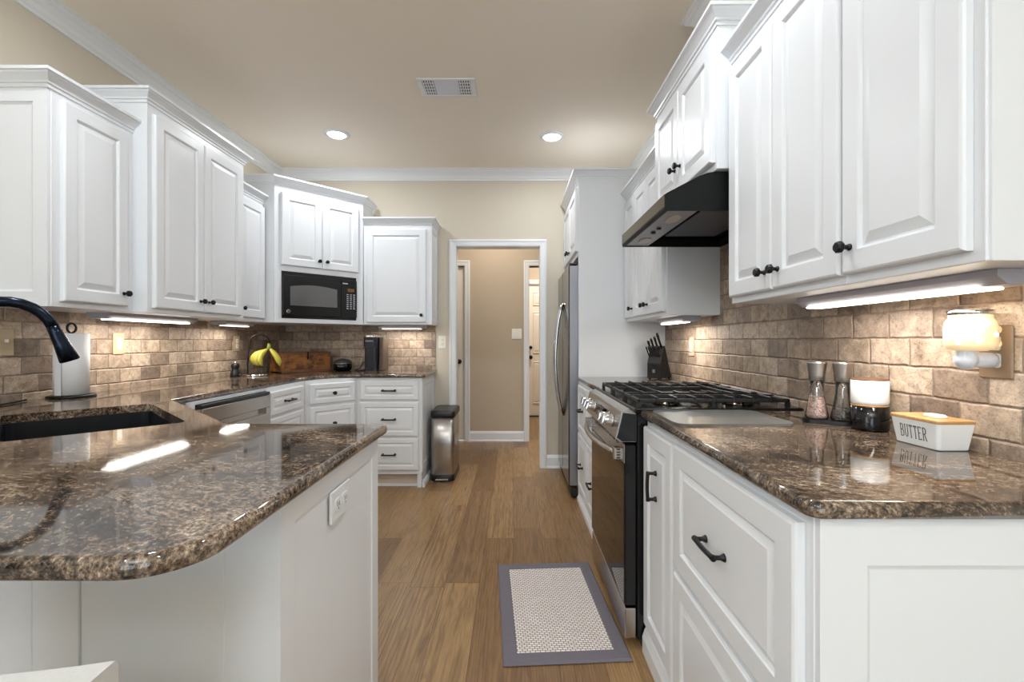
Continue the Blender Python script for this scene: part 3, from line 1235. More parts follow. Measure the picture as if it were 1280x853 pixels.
# sink opening: rectangle turned 45 degrees
SA = Vector((-1.518, 1.905))
SB = Vector((-1.055, 1.470))
sd = (SB - SA).normalized()
sn = Vector((-sd.y, sd.x)) * -1.0     # towards the back corner
if sn.x > 0:
    sn = -sn
SW, SD = (SB - SA).length, .415


def sp(u, v):
    p = SA + sd * u + sn * v
    return (p.x, p.y)


hole = [sp(x, y) for x, y in rrect(0, SW, 0, SD, .03, 4)]
area2 = sum(hole[i][0] * hole[(i + 1) % len(hole)][1] - hole[(i + 1) % len(hole)][0] * hole[i][1] for i in range(len(hole)))
if area2 < 0:
    hole.reverse()
poly = [(XL + .012, .545)] + arc(-.398 - .088, .545 + .088, .088, -90, 0, 10) + arc(-.398 - .02, 1.450 - .02, .02, 0, 90, 4)
poly += [(-.905, 1.450), (-1.540, 2.055), (-1.540, 3.20)]
bez = [Vector((-1.540, 3.20)), Vector((-1.530, 3.46)), Vector((-1.43, 3.595)), Vector((-1.16, 3.605))]
for i in range(1, 13):
    t_ = i / 12
    p = bez[0] * (1 - t_) ** 3 + bez[1] * 3 * t_ * (1 - t_) ** 2 + bez[2] * 3 * t_ * t_ * (1 - t_) + bez[3] * t_ ** 3
    poly.append((p.x, p.y))
poly += arc(-.705 - .04, 3.605 + .04, .04, -90, 0, 5) + [(-.705, YB - .012), (XL + .012, YB - .012)]
slab('countertop', poly, 'brown granite countertop of the left run and peninsula with the sink cut into it', hole)
slab('countertop', arc(.480 + .03, .735 + .03, .03, 180, 270, 5) + [(XR - .012, .735), (XR - .012, 1.720), (.480, 1.720)], 'brown granite countertop this side of the range carrying the butter dish')
slab('countertop', [(.470, 2.464), (XR - .012, 2.464), (XR - .012, 3.334), (.470, 3.334)], 'short granite countertop between range and refrigerator under the knife block')

# sink bowl
m = MB()
hz = CT - .0305


def sring(i, z, r_):
    return [(*sp(x, y), z) for x, y in rrect(i, SW - i, i, SD - i, r_, 4)]


m.rings([sring(-.015, hz - .002, .035), sring(-.015, hz, .035), sring(.001, hz, .03), sring(.004, hz - .19, .03), sring(.03, hz - .21, .03), sring(.16, hz - .214, .02)], False, True, False)
sk = m.build('sink_bowl', M['sink'])
tag(sk, 'black undermount composite sink set diagonally in the corner of the counter', 'sink')

# faucet
FB = Vector((-1.665, 1.345))
fd = Vector((.684, .730)).normalized()
r = thing('faucet', 'dark gooseneck pull-down faucet arching over the sink', 'faucet', (FB.x, FB.y, CT), math.atan2(fd.y, fd.x))
MB().lathe([(.030, 0), (.030, .006), (.024, .012), (.022, .085), (.018, .095)], (0, 0, 0), 20).build('base', M['faucet'], r)
pts = [(0, 0, .09), (0, 0, .18), (0, 0, .262)]
for i in range(1, 13):
    a = PI - (PI - math.radians(18)) * i / 12
    pts.append((.110 + .110 * math.cos(a), 0, .270 + .116 * math.sin(a)))
MB().tube(pts, .0165, 14).build('spout', M['faucet'], r)
e = Vector(pts[-1])
dv = Vector((.36, 0, -1)).normalized()
hp = [e - dv * .005, e + dv * .02, e + dv * .06, e + dv * .115, e + dv * .118]
MB().tube(hp, [.0175, .018, .021, .027, .022], 16).build('spray_head', M['faucet'], r)
MB().tube([(0, -.022, .06), (0, -.05, .07), (.0, -.10, .10)], [.009, .008, .006], 10).build('handle', M['faucet'], r)

# ------------------------------------------------------------------ range
r = thing('range', 'black and stainless gas range with front knobs, between the right counters', 'stove', (.470, 2.459, 0), -R90)
w = .732
MB().box(0, w, 0, .620, .035, .893, .003).build('body', M['black'], r)
MB().box(-.0, w, -.012, .635, .8935, .914, .005).build('cooktop', M['black'], r)
MB().poly_prism([(-.005, .8932), (-.030, .912), (-.060, .900), (-.082, .800), (-.060, .786), (-.005, .786)], 'x', .004, w - .004).build('control_panel', M['steel'], r)
MB().poly_prism([(-.002, .890), (-.054, .897), (-.078, .802), (-.058, .788), (-.002, .788)], 'x', w - .0042, w - .0005).build('panel_end_cap', M['black'], r)
nv = Vector((0, -.100, .022)).normalized()
ax = Vector((1, 0, 0))
bx_ = nv.cross(ax)
KM = Matrix((ax, bx_, nv)).transposed()
for kx in (.075, .155, .235, .545, .625):
    kk = MB().lathe([(.024, 0), (.024, .006), (.020, .008), (.020, .034), (.017, .038)], Vector((kx, -.072, .848)), 18, KM)
    kb = kk.build('knob', M['chrome'], r)
    MB().box(-.006, .006, -.021, .021, .036, .046, .002).build('grip', M['chrome'], kb, (kx, -.072, .848), rot=KM.to_euler())
MB().box(.30, .46, -.0805, -.0705, .825, .872).build('display', M['bglass'], r).rotation_euler = (0, 0, 0)
MB().box(.006, w - .006, -.046, -.002, .160, .775, .004).build('oven_door', M['black'], r)
MB().box(.010, w - .010, -.0495, -.045, .170, .700, .001).build('door_glass', M['bglass'], r)
vt = MB().box(.006, w - .006, -.050, -.045, .702, .776, .002)
vt.build('door_top_rail', M['steel'], r)
vs_ = MB()
for i in range(9):
    xx = .08 + i * .064
    vs_.box(xx, xx + .040, -.0508, -.0495, .760, .767)
vs_.build('vent_slots', M['slot'], r)
hd = MB()
hp = []
for i in range(17):
    a = -1 + 2 * i / 16
    hp.append((w / 2 + a * (w / 2 - .03), -.072 - .046 * (1 - a * a), .738))
hd.tube(hp, .0125, 10)
hd.build('handle', M['steel'], r)
for xx in (.016, w - .046):
    hb = MB().box(xx, xx + .030, -.086, -.048, .715, .762, .003).build('handle_mount', M['steel'], r)
sl = MB()
for i in range(4):
    sl.box(w - .0158, w - .0148, -.076, -.062, .7205 + i * .0105, .7255 + i * .0105)
sl.build('mount_slots', M['slot'], r)
MB().box(.006, w - .006, -.046, -.002, .035, .150, .004).build('storage_drawer', M['steel'], r)
MB().box(.02, w - .02, .02, .60, 0, .034).build('plinth', M['blackmatt'], r)
# grates and burners
for k in range(3):
    g = MB()
    gx0, gx1 = .012 + k * .237, .012 + k * .237 + .230
    gy0, gy1 = .006, .590
    zb, zt = .934, .948
    for xx in (gx0, gx1 - .012):
        g.box(xx, xx + .012, gy0, gy1, zb, zt, .003)
    for yy in (gy0, gy1 - .012):
        g.box(gx0, gx1, yy, yy + .012, zb, zt, .003)
    if k != 1:
        for j in range(1, 8):
            yy = gy0 + (gy1 - gy0) * j / 8
            g.box(gx0 - .004, gx0 + .085, yy - .005, yy + .005, zb, zt + .008, .002)
            g.box(gx1 - .085, gx1 + .004, yy - .005, yy + .005, zb, zt + .008, .002)
        g.box((gx0 + gx1) / 2 - .005, (gx0 + gx1) / 2 + .005, gy0, gy1, zb, zt + .004, .002)
        g.box(gx0, gx1, .295, .307, zb, zt, .002)
    else:
        for j in range(1, 8):
            yy = gy0 + (gy1 - gy0) * j / 8
            if j in (3, 4, 5):
                continue
            g.box(gx0, gx1, yy - .005, yy + .005, zb, zt + .006, .002)
    for xx in (gx0, gx1 - .014):
        for yy in (gy0, gy1 - .014, .29):
            g.box(xx, xx + .014, yy, yy + .014, .9145, zb + .002)
    g.build('grate', M['iron'], r)
MB().box(.262, .470, .17, .43, .9145, .9335, .004).build('griddle_plate', M['steeldark'], r)
for bx0, by0, br in ((.128, .15, .048), (.128, .44, .036), (.604, .15, .042), (.604, .44, .050)):
    bb = MB().lathe([(br + .012, 0), (br + .012, .006), (br, .008), (br, .014)], (bx0, by0, .914), 20).build('burner', M['steeldark'], r)
    MB().lathe([(br - .006, 0), (br - .006, .006), (br - .010, .009)], (bx0, by0, .928), 20).build('burner_cap', M['iron'], bb)

# ------------------------------------------------------------------ range hood
r = thing('range_hood', 'black under-cabinet range hood above the gas range', 'range hood', (0, 2.431, 0), -R90)
w = 2.431 - 1.746
lip, zl0, zl1 = .580, 1.672, 1.738
prof = [(lip + .004, zl0), (lip, zl0 + .006), (lip, zl1 - .006), (lip + .006, zl1), (.712, 1.804), (.745, 1.816), (.78, 1.8205), (XR - .012, 1.8205), (XR - .012, zl0)]
m = MB()
inn = [(lip + .014, zl0), (lip + .014, zl1 - .010), (.715, 1.793), (.78, 1.809), (XR - .022, 1.809), (XR - .022, zl0)]
# outer skin, open underneath, with inner faces so that it is a real shell
A_ = [m.bm.verts.new((0, p[0], p[1])) for p in prof]
B_ = [m.bm.verts.new((w, p[0], p[1])) for p in prof]
C_ = [m.bm.verts.new((.010, p[0], p[1])) for p in inn]
D_ = [m.bm.verts.new((w - .010, p[0], p[1])) for p in inn]
m.bm.faces.new(A_)
m.bm.faces.new(B_[::-1])
m.bm.faces.new(C_)
m.bm.faces.new(D_[::-1])
for i in range(len(prof) - 1):
    m.bm.faces.new((A_[i], B_[i], B_[i + 1], A_[i + 1]))
for i in range(len(inn) - 1):
    m.bm.faces.new((C_[i], D_[i], D_[i + 1], C_[i + 1]))
m.bm.faces.new((A_[0], B_[0], D_[0], C_[0]))
m.bm.faces.new((A_[-1], B_[-1], D_[-1], C_[-1]))
m.bm.faces.new((A_[0], C_[0], C_[-1], A_[-1]))
m.bm.faces.new((B_[0], D_[0], D_[-1], B_[-1]))
m.build('canopy', M['hood'], r)
MB().box(.001, w - .001, lip - .0015, lip + .001, zl0 + .014, zl1 - .004).build('front_lip', M['hoodlip'], r)
MB().box(.012, w - .012, lip + .016, lip + .135, zl0 + .004, zl0 + .016).build('light_strip', M['greybrush'], r)
for xx in (.14, w - .14):
    ell = [(xx + .062 * math.cos(a * PI / 12), lip + .080 + .028 * math.sin(a * PI / 12)) for a in range(24)]
    MB().poly_prism(ell, 'z', zl0 + .0005, zl0 + .0045).build('lamp_cover', M['lampglass'], r)
for xx in (w / 2 - .03, w / 2 + .05):
    MB().lathe([(.011, 0), (.011, .006), (.008, .008)], (xx, lip + .07, zl0 + .004), 14, Matrix.Rotation(PI, 3, 'X')).build('button', M['blackplastic'], r)
MB().box(.12, w - .12, lip + .19, XR - .10, zl0 + .030, zl0 + .036).build('filter', M['filter'], r)
MB().box(.012, w - .012, lip + .137, XR - .024, zl0 + .038, zl0 + .044).build('inner_pan', M['black'], r)

# ------------------------------------------------------------------ refrigerator
r = thing('refrigerator', 'stainless side-by-side refrigerator with bowed handles in the tall white surround', 'refrigerator', (.468, 4.175, 0), -R90)
w = 4.175 - 3.375
MB().box(0, w, .004, .62, .03, 1.735, .004).build('cabinet_body', M['steelside'], r)
MB().box(0, .400 - .003, -.060, 0, .085, 1.735, .008, 2).build('freezer_door', M['steeldark'], r)
MB().box(.400 + .003, w, -.060, 0, .085, 1.735, .008, 2).build('fresh_food_door', M['steeldark'], r)
MB().box(w + .0, w + .002, -.052, .600, .10, 1.728).build('side_skin', M['steelside'], r)
MB().box(.01, w - .002, -.04, .02, .012, .080, .004).build('toe_grille', M['blackmatt'], r)
MB().box(w - .08, w - .01, -.05, .01, 1.736, 1.752, .004).build('hinge_cover', M['blackplastic'], r)
for xx in (.345, .455):
    hp = []
    for i in range(15):
        a = -1 + 2 * i / 14
        hp.append((xx, -.062 - .062 * (1 - a * a) ** .8, 1.02 + a * .46))
    MB().tube(hp, .011, 10).build('handle', M['chrome'], r)
MB().lathe([(.014, 0), (.014, .02)], (w - .04, -.02, 0), 12).build('roller_foot', M['rubber'], r)

# ------------------------------------------------------------------ lights in the room
for x, y, lab in ((-1.34, 3.45, 'round recessed ceiling light on the microwave side'), (.294, 3.49, 'round recessed ceiling light on the refrigerator side'),
                  (-1.34, 1.45, 'round recessed ceiling light above the sink'), (.294, 1.45, 'round recessed ceiling light above the near range'),
                  (-1.34, -.8, 'round recessed ceiling light behind the bar stool'), (.294, -.8, 'round recessed ceiling light behind the camera on the range side')):
    r = thing('ceiling_light', lab, 'ceiling light', (x, y, ZC), 0, 'recessed ceiling lights')
    MB().lathe([(.068, -.012), (.074, -.012), (.092, -.006), (.096, -.001), (.096, 0), (.068, 0)], (0, 0, 0), 32, cap=False).build('trim_ring', M['trim'], r)
    MB().lathe([(.068, -.004), (.060, -.0115), (.001, -.0125)], (0, 0, 0), 32).build('lens', M['lens'], r)
    area_light('downlight', (0, 0, -.020), (0, 0, 0), .10, .10, CAN_POWER[math.floor(y)], (.88, .94, 1.0), r, 'DISK')
area_light('hall_lamp', (-.2, 4.75, 2.70), (0, 0, 0), .3, .3, 9, (1.0, .93, .84))
area_light('entry_lamp', (.6, 6.2, 2.70), (0, 0, 0), .3, .3, 24, (1.0, .93, .84))

# added bounced-flash fill behind the camera, unseen, given the form of a lamp
r = thing('bounce_fill', 'unseen upward fill light added behind the camera for bounced flash', 'fill light', (-.75, -1.95, 0), 0)
MB().lathe([(.15, 0), (.15, .015), (.03, .03), (.015, .05)], (0, 0, 0), 28).build('base', M['bronze'], r)
MB().tube([(0, 0, .04), (0, 0, 1.66)], .012, 10).build('pole', M['bronze'], r)
MB().lathe([(.02, 1.65), (.10, 1.67), (.19, 1.73), (.235, 1.80), (.228, 1.80), (.185, 1.74), (.09, 1.685), (.001, 1.68)], (0, 0, 0), 32, cap=False).build('fill_bowl', M['bronze'], r)
area_light('fill_source', (0, 0, 1.79), (PI, 0, 0), .36, .36, FILL_POWER, (.79, .905, 1.0), r, 'DISK')  # upward fill standing in for a bounced flash

# ceiling vent
r = thing('ceiling_vent', 'white rectangular air vent in the taupe ceiling', 'vent', (-.408, 2.812, ZC), 0)
m = MB()
m.box(-.176, .176, -.10, -.080, -.008, 0, .002).box(-.176, .176, .080, .10, -.008, 0, .002).box(-.176, -.146, -.08, .08, -.008, 0, .002).box(.146, .176, -.08, .08, -.008, 0, .002)
m.build('frame', M['frost'], r)
MB().box(-.075, .075, -.08, .08, -.006, 0).build('centre_plate', M['bluewhite'], r)
MB().box(-.146, .146, -.08, .08, -.0012, -.0002).build('duct_opening', M['slot'], r)
lv = MB()
for s in (-1, 1):
    for i in range(5):
        xx = s * (.083 + i * .0145)
        lv.box(xx - .0035, xx + .0035, -.08, .08, -.007, -.002)
for yy in (-.05, -.017, .017, .05):
    lv.box(-.146, -.076, yy - .001, yy + .001, -.0075, -.002).box(.076, .146, yy - .001, yy + .001, -.0075, -.002)
lv.build('louvres', M['frost'], r)


# under-cabinet lights
def strip(L_, loc, rotz, label, power, d=.11, dm='diff'):
    r_ = thing('under_cabinet_light', label, 'light', loc, rotz, 'strip lights under the wall cabinets')
    MB().poly_prism([(0, 0), (d, 0), (d, -.022), (d * .75, -.030), (.020, -.030), (0, -.014)], 'x', 0, L_).build('housing', M['striphouse'], r_)
    MB().box(.03, L_ - .05, .012, d * .62, -.0355, -.0302, .002).build('diffuser', M[dm], r_)
    area_light('strip_lamp', (L_ / 2, d * .4, -.040), (0, 0, 0), L_ * .8, d * .5, power, STRIP_COLOR, r_)
    return r_


ZU = UB - .0008
strip(.62, (.925, 1.49, ZU), -R90, 'long strip light glowing under the near right wall cabinet', 1.9)
strip(.42, (.925, 2.93, ZU), -R90, 'strip light under the cabinet over the knife block', 2.2)
strip(.62, (-1.955, 2.20, ZU), R90, 'long strip light behind the paper towels', 2.4)
strip(.34, (-1.955, 3.10, ZU), R90, 'short strip light above the banana stand', 1.4, dm='diffdim')
strip(.42, (-1.19, 4.00, ZU), 0, 'strip light above the coffee maker', 1.3, dm='diffdim')


# ------------------------------------------------------------------ outlets and switches
def plate(name, label, cat, loc, rotz, w, h, pm, kind):
    r_ = thing(name, label, cat, loc, rotz)
    MB().box(-w / 2, w / 2, -.006, -.0002, -h / 2, h / 2, .003).build('cover_plate', pm, r_)
    xs = (0,) if w < .09 else (-.023, .023)
    for i, x in enumerate(xs):
        k = kind[i % len(kind)]
        if k == 'r':
            MB().box(x - .0165, x + .0165, -.010, -.006, -.033, .033, .002).build('rocker', M['ivory'], r_)
        elif k == 't':
            MB().box(x - .004, x + .004, -.020, -.006, -.002, .012, .002).build('toggle', M['ivory'], r_)
        else:
            for s in (-1, 1):
                rc_ = MB().poly_prism(rrect(x - .014, x + .014, s * .020 - .0165, s * .020 + .0165, .006), 'y', -.0085, -.006).build('receptacle', M['ivory'], r_)
                MB().box(x - .006, x - .004, -.0088, -.008, s * .02 - .005, s * .02 + .006).box(x + .004, x + .006, -.0088, -.008, s * .02 - .005, s * .02 + .006).build('slots', M['slot'], rc_)
    return r_


plate('light_switch', 'beige plate with a white rocker switch beside the paper towels', 'switch', (XL + .010, 2.485, 1.155), R90, .074, .118, M['plate'], 'r')
plate('light_switch', 'wide beige double switch plate behind the faucet', 'switch', (XL + .010, 1.905, 1.165), R90, .118, .118, M['plate'], 'tt')
plate('outlet', 'beige outlet plate on the tiles behind the banana stand', 'outlet', (XL + .010, 3.545, 1.150), R90, .074, .118, M['plate'], 'o')
plate('light_switch', 'beige rocker switch on the tiles right of the knife block', 'switch', (XR - .010, 2.83, 1.135), -R90, .074, .118, M['plate'], 'r')
plate('outlet', 'white outlet on the taupe wall beside the doorway', 'outlet', (-.658, YB, 1.160), 0, .072, .118, M['ivory'], 'o')
plate('light_switch', 'white double switch plate on the hall wall', 'switch', (.037, HY, 1.253), 0, .116, .118, M['ivory'], 'rr')

# ------------------------------------------------------------------ waste bin
r = thing('waste_bin', 'slim stainless step bin with a black lid on the floor by the doorway', 'waste bin', (-.595, 3.985, 0), 0)


def bin_ring(w_, d_, z, bow=.012):
    pts = []
    base = rrect(-w_ / 2, w_ / 2, -d_ / 2, d_ / 2, .03, 5)
    for x, y in base:
        yy = y - bow * (1 - (x / (w_ / 2)) ** 2) if y < 0 else y
        pts.append((x, yy, z))
    return pts


MB().rings([bin_ring(.188, .355, .050), bin_ring(.194, .36, .055), bin_ring(.198, .362, .30), bin_ring(.194, .36, .530)], True, True, True).build('body', M['steelv'], r)
MB().rings([bin_ring(.195, .365, 0), bin_ring(.200, .37, .006), bin_ring(.200, .37, .044), bin_ring(.194, .362, .052)], True, True, True).build('base', M['blackplastic'], r)
MB().rings([bin_ring(.204, .370, .531), bin_ring(.208, .374, .540), bin_ring(.208, .374, .572), bin_ring(.198, .364, .584), bin_ring(.15, .30, .587)], True, True, True).build('lid', M['blackplastic'], r)
MB().box(-.055, .055, -.222, -.185, .012, .026, .004).build('pedal', M['chrome'], r)

# ------------------------------------------------------------------ floor mat
r = thing('floor_mat', 'cream woven kitchen mat with a grey border on the floor in front of the range', 'rug', (.177, 2.010, 0), math.radians(3.4))
mw_, ml_ = .475, .735
m = MB()
bw_ = .058


def mring(i, z):
    return [(-mw_ / 2 + i, -ml_ / 2 + i, z), (mw_ / 2 - i, -ml_ / 2 + i, z), (mw_ / 2 - i, ml_ / 2 - i, z), (-mw_ / 2 + i, ml_ / 2 - i, z)]


m.rings([mring(.003, .0005), mring(0, .004), mring(.006, .011), mring(bw_ - .006, .012), mring(bw_, .008)], True, False, False)
m.build('border', M['matborder'], r)
MB().box(-mw_ / 2 + bw_ - .002, mw_ / 2 - bw_ + .002, -ml_ / 2 + bw_ - .002, ml_ / 2 - bw_ + .002, .0022, .0098).build('woven_centre', M['weave'], r)

# ------------------------------------------------------------------ right counter items
# frosted glass cutting board lying by the range
ob = MB().poly_prism(rrect(.505, .880, 1.400, 1.690, .045), 'z', CT + .0005, CT + .0065).build('cutting_board', M['board'])
tag(ob, 'frosted grey glass cutting board lying on the counter beside the range', 'cutting board')

# salt and pepper mills on a tray
tr = MB()
ta = math.atan2(-.040, .055)
TP = Vector((1.010, 1.455))
o = MB().rings([[(x, y, z) for x, y in rrect(-.074, .074, -.040, .040, .034)] for z in (.0005, .012)], True, True, False)
tr = o.build('mill_tray', M['blackplastic'], None, (TP.x, TP.y, CT), ta)
tag(tr, 'small black tray under the two glass mills', 'tray')


def mill(pos, mat, label, h):
    r_ = thing('mill', label, 'mill', (pos.x, pos.y, CT + .0125), 0, 'salt and pepper mills')
    MB().lathe([(.031, 0), (.033, .004), (.032, .014), (.024, .055), (.0195, .085), (.019, .124)], (0, 0, 0), 24).build('glass_body', M['millglass'], r_)
    MB().lathe([(.028, .004), (.0295, .012), (.0300 - h * .13, h)], (0, 0, 0), 20).build('filling', mat, r_)
    MB().lathe([(.020, .120), (.0225, .122), (.0230, .140), (.0285, .176), (.0290, .180), (.0260, .184)], (0, 0, 0), 24).build('steel_cap', M['steelv'], r_)
    MB().tube([(0, 0, .02), (0, 0, .12)], .003, 8).build('spindle', M['chrome'], r_)


td = Vector((math.cos(ta), math.sin(ta)))
mill(TP - td * .034, M['salt'], 'glass mill of pink salt with a steel cap, on the far end of the tray', .070)
mill(TP + td * .034, M['pepper'], 'glass mill of peppercorns with a steel cap, nearer the stacked jars', .030)

# stacked canisters
CX, CY = 1.052, 1.345
for z, mat, lab in ((CT + .0005, 'blackceramic', 'black ceramic jar at the bottom of the stack by the mills'), (CT + .0760, 'ceramic', 'white ceramic jar stacked on top of the black jar')):
    r = thing('canister', lab, 'jar', (CX, CY, z), 0, 'stacked ceramic jars')
    MB().lathe([(.042, 0), (.0455, .003), (.0465, .010), (.0465, .070), (.045, .071)], (0, 0, 0), 32).build('pot', M[mat], r)
    MB().lathe([(.0450, .0712), (.0460, .072), (.0460, .0740), (.044, .0752)], (0, 0, 0), 32).build('lid', M['bamboo' if mat != 'ceramic' else 'walnut'], r)

# butter dish
r = thing('butter_dish', 'white butter dish lettered BUTTER with a wooden lid on the near right counter', 'butter dish', (1.045, 1.140, CT + .0005), 0)


def br_(sx, sy, z, rr=.008):
    return [(x, y, z) for x, y in rrect(-sx, sx, -sy, sy, rr, 3)]


m = MB()
m.rings([br_(.036, .058, 0), br_(.0385, .0605, .002), br_(.0460, .0690, .064), br_(.0440, .0670, .064), br_(.036, .058, .010)], True, True, False)
m.build('dish', M['ceramic'], r)
MB().rings([br_(.0465, .0695, .0642), br_(.0472, .0702, .066), br_(.0472, .0702, .071), br_(.0460, .0690, .0725)], True, True, False).build('lid', M['bamboo'], r)
MB().rings([[(x * .5, y * .75 - .012, z + .0727) for x, y, z in br_(.028 * s, .030 * s, zz, .012 * s)] for s, zz in ((1, 0), (1.02, .004), (.8, .008))], True, True, True).build('lid_handle', M['ceramic'], r)
# lettering on the aisle side of the dish: strokes in a letter box 0..1 wide, 0..1 high
GL = {
    'B': [[(0, 0), (0, 1)], [(0, 1), (.45, 1), (.7, .92), (.75, .77), (.7, .62), (.45, .53), (0, .53)], [(.45, .53), (.8, .45), (.88, .27), (.8, .08), (.45, 0), (0, 0)], [(-.12, 0), (.1, 0)], [(-.12, 1), (.1, 1)]],
    'U': [[(0, 1), (0, .3), (.12, .08), (.4, 0), (.68, .08), (.8, .3), (.8, 1)], [(-.13, 1), (.13, 1)], [(.67, 1), (.93, 1)]],
    'T': [[(.4, 0), (.4, 1)], [(0, .88), (0, 1), (.8, 1), (.8, .88)], [(.27, 0), (.53, 0)]],
    'E': [[(0, 0), (0, 1)], [(0, 1), (.7, 1), (.7, .9)], [(0, .52), (.5, .52)], [(0, 0), (.75, 0), (.75, .1)], [(-.12, 0), (.1, 0)], [(-.12, 1), (.1, 1)]],
    'R': [[(0, 0), (0, 1)], [(0, 1), (.45, 1), (.72, .92), (.78, .75), (.72, .6), (.45, .52), (0, .52)], [(.38, .52), (.82, 0)], [(-.12, 0), (.12, 0)], [(-.12, 1), (.1, 1)], [(.75, 0), (.95, 0)]],
}
lm = MB()
adv, lw, lh, st = .0128, .0092, .031, .0014
for i, chx in enumerate('BUTTER'):
    for stroke in GL[chx]:
        for (ax_, az), (bx2, bz) in zip(stroke[:-1], stroke[1:]):
            # letters run from the far end (left, seen from the aisle) to the near end
            p = Vector((.038 - i * adv - ax_ * lw, .018 + az * lh))
            q = Vector((.038 - i * adv - bx2 * lw, .018 + bz * lh))
            dd_ = (q - p)
            if dd_.length < 1e-6:
                continue
            n_ = Vector((-dd_.y, dd_.x)).normalized() * st * .6
            e_ = dd_.normalized() * st * .4
            vsx = []
            for c_ in (p - n_ - e_, q - n_ + e_, q + n_ + e_, p + n_ - e_):
                xw = -(.0385 + .0075 * (c_.y - .002) / .062) - .0004
                vsx.append(lm.bm.verts.new((xw, c_.x, c_.y)))
            lm.bm.faces.new(vsx)
lt = lm.build('lettering', M['letter'], r)
sm = lt.modifiers.new('thickness', 'SOLIDIFY')
sm.thickness = .0004
sm.offset = 0

# plug-in wax warmer and its wall plate
plate('outlet', 'brown stone-look outlet plate behind the glowing plug-in warmer', 'outlet', (XR - .010, 1.045, 1.145), -R90, .075, .122, plain('stone_plate', S(156, 130, 104), .45, 0, .3, 40), 'o')
r = thing('wax_warmer', 'glowing cream jar-shaped plug-in warmer on the tiled right wall', 'lamp', (1.048, 1.045, 1.118), 0)
MB().lathe([(.028, .030), (.041, .034), (.0455, .044), (.0465, .080), (.043, .096), (.038, .104), (.038, .112)], (0, 0, 0), 28).build('glass_jar', M['jar'], r)
MB().lathe([(.0395, .1122), (.0405, .113), (.0405, .122), (.037, .123), (.036, .119)], (0, 0, 0), 28, cap=False).build('metal_rim', M['chrome'], r)
MB().lathe([(.030, .113), (.020, .116), (.001, .117)], (0, 0, 0), 20).build('wax_dish', M['ceramic'], r)
m = MB()
m.lathe([(.004, -.022), (.014, -.018), (.021, -.006), (.022, .006), (.017, .018), (.014, .0295)], (-.010, 0, .008), 20)
m.lathe([(.016, 0), (.017, .004), (.017, .046), (.0175, .050)], (-.002, 0, .008), 18, Matrix.Rotation(PI / 2, 3, 'Y'))
m.build('plug_body', M['bluewhite'], r)
hnd = [(.046 + .016 * math.sin(a * PI / 8), -.012, .062 - .022 * math.cos(a * PI / 8)) for a in range(9)]
MB().tube(hnd, .0045, 8).build('jar_handle', M['jar'], r)
dotm = emit('bright_glass_dot', (1.0, .95, .82, 1), 1.0)
for da, dz in ((215, .088), (262, .090), (245, .052), (285, .066), (200, .048)):
    dm_ = MB()
    bmesh.ops.create_uvsphere(dm_.bm, u_segments=10, v_segments=6, radius=.0055)
    dm_.build('raised_dot', dotm, r, (.0455 * math.cos(math.radians(da)), .0455 * math.sin(math.radians(da)), dz))
pl = bpy.data.lights.new('warmer_bulb', 'POINT')
pl.energy = .10
pl.color = (1, .72, .36)
pl.shadow_soft_size = .03
plo = bpy.data.objects.new('warmer_bulb', pl)
plo.parent = r
plo.location = (0, 0, .155)
COL.objects.link(plo)

# knife block with knives
KB = Vector((.990, 3.065))
kang = math.radians(-45)
r = thing('knife_block', 'black slanted knife block on the far right counter', 'knife block', (KB.x, KB.y, CT + .0005), kang)
# local x: along the block's front, from left to right as seen; y: depth
bwid = .098
prof = [(0, .008), (.155, .008), (.060, .228), (.046, .228), (0, .110)]
MB().poly_prism(prof, 'x', -bwid, 0).build('block', M['knifeblack'], r)
MB().box(-bwid + .004, -.004, -.003, .0, .012, .104, .001).build('front_plate', M['blackplastic'], r)
MB().box(-bwid / 2 - .009, -bwid / 2 + .009, -.0042, -.003, .045, .068).build('emblem', M['greybrush'], r)
for xx in (-bwid + .008, -.016):
    for yy in (.004, .14):
        MB().box(xx, xx + .012, yy, yy + .010, 0, .0085).build('foot', M['rubber'], r)


def knife(base, ln, th, label, group, name='knife'):
    """base: handle's lower end in the block's frame"""
    d_ = Vector((0, -.56, .83)).normalized()
    Mz = Matrix.Rotation(kang, 3, 'Z')
    wpos = Mz @ Vector(base) + Vector((KB.x, KB.y, CT + .0005))
    r_ = thing(name, label, 'knife', wpos, kang, group)
    n_ = 7
    pts = [d_ * (ln * i / (n_ - 1)) + Vector((0, -.003 * math.sin(PI * i / (n_ - 1)), 0)) for i in range(n_)]
    MB().tube(pts, [th * .85, th, th * .92, th * .92, th, th * 1.12, th * .8], 8, flat=.62).build('handle', M['blackplastic'], r_)
    MB().tube([d_ * (ln * .995), d_ * (ln + .002)], th * .55, 8).build('end_cap', M['chrome'], r_)
    MB().tube([d_ * -.006, d_ * .002], th * .8, 8, flat=.5).build('bolster', M['chrome'], r_)


for i in range(6):
    knife((-.090 + i * .0155, .006 + .0095, .154), .085, .0058, 'black-handled steak knife in the front row of the knife block', 'steak knives in the knife block')
for x_, y_, z_, ln in ((-.082, .030, .186, .090), (-.060, .033, .192, .100), (-.036, .037, .200, .105), (-.014, .041, .212, .120)):
    knife((x_, y_, z_ + .004), ln, .0095, 'large black-handled kitchen knife in the upper slots of the knife block', 'kitchen knives in the upper slots')

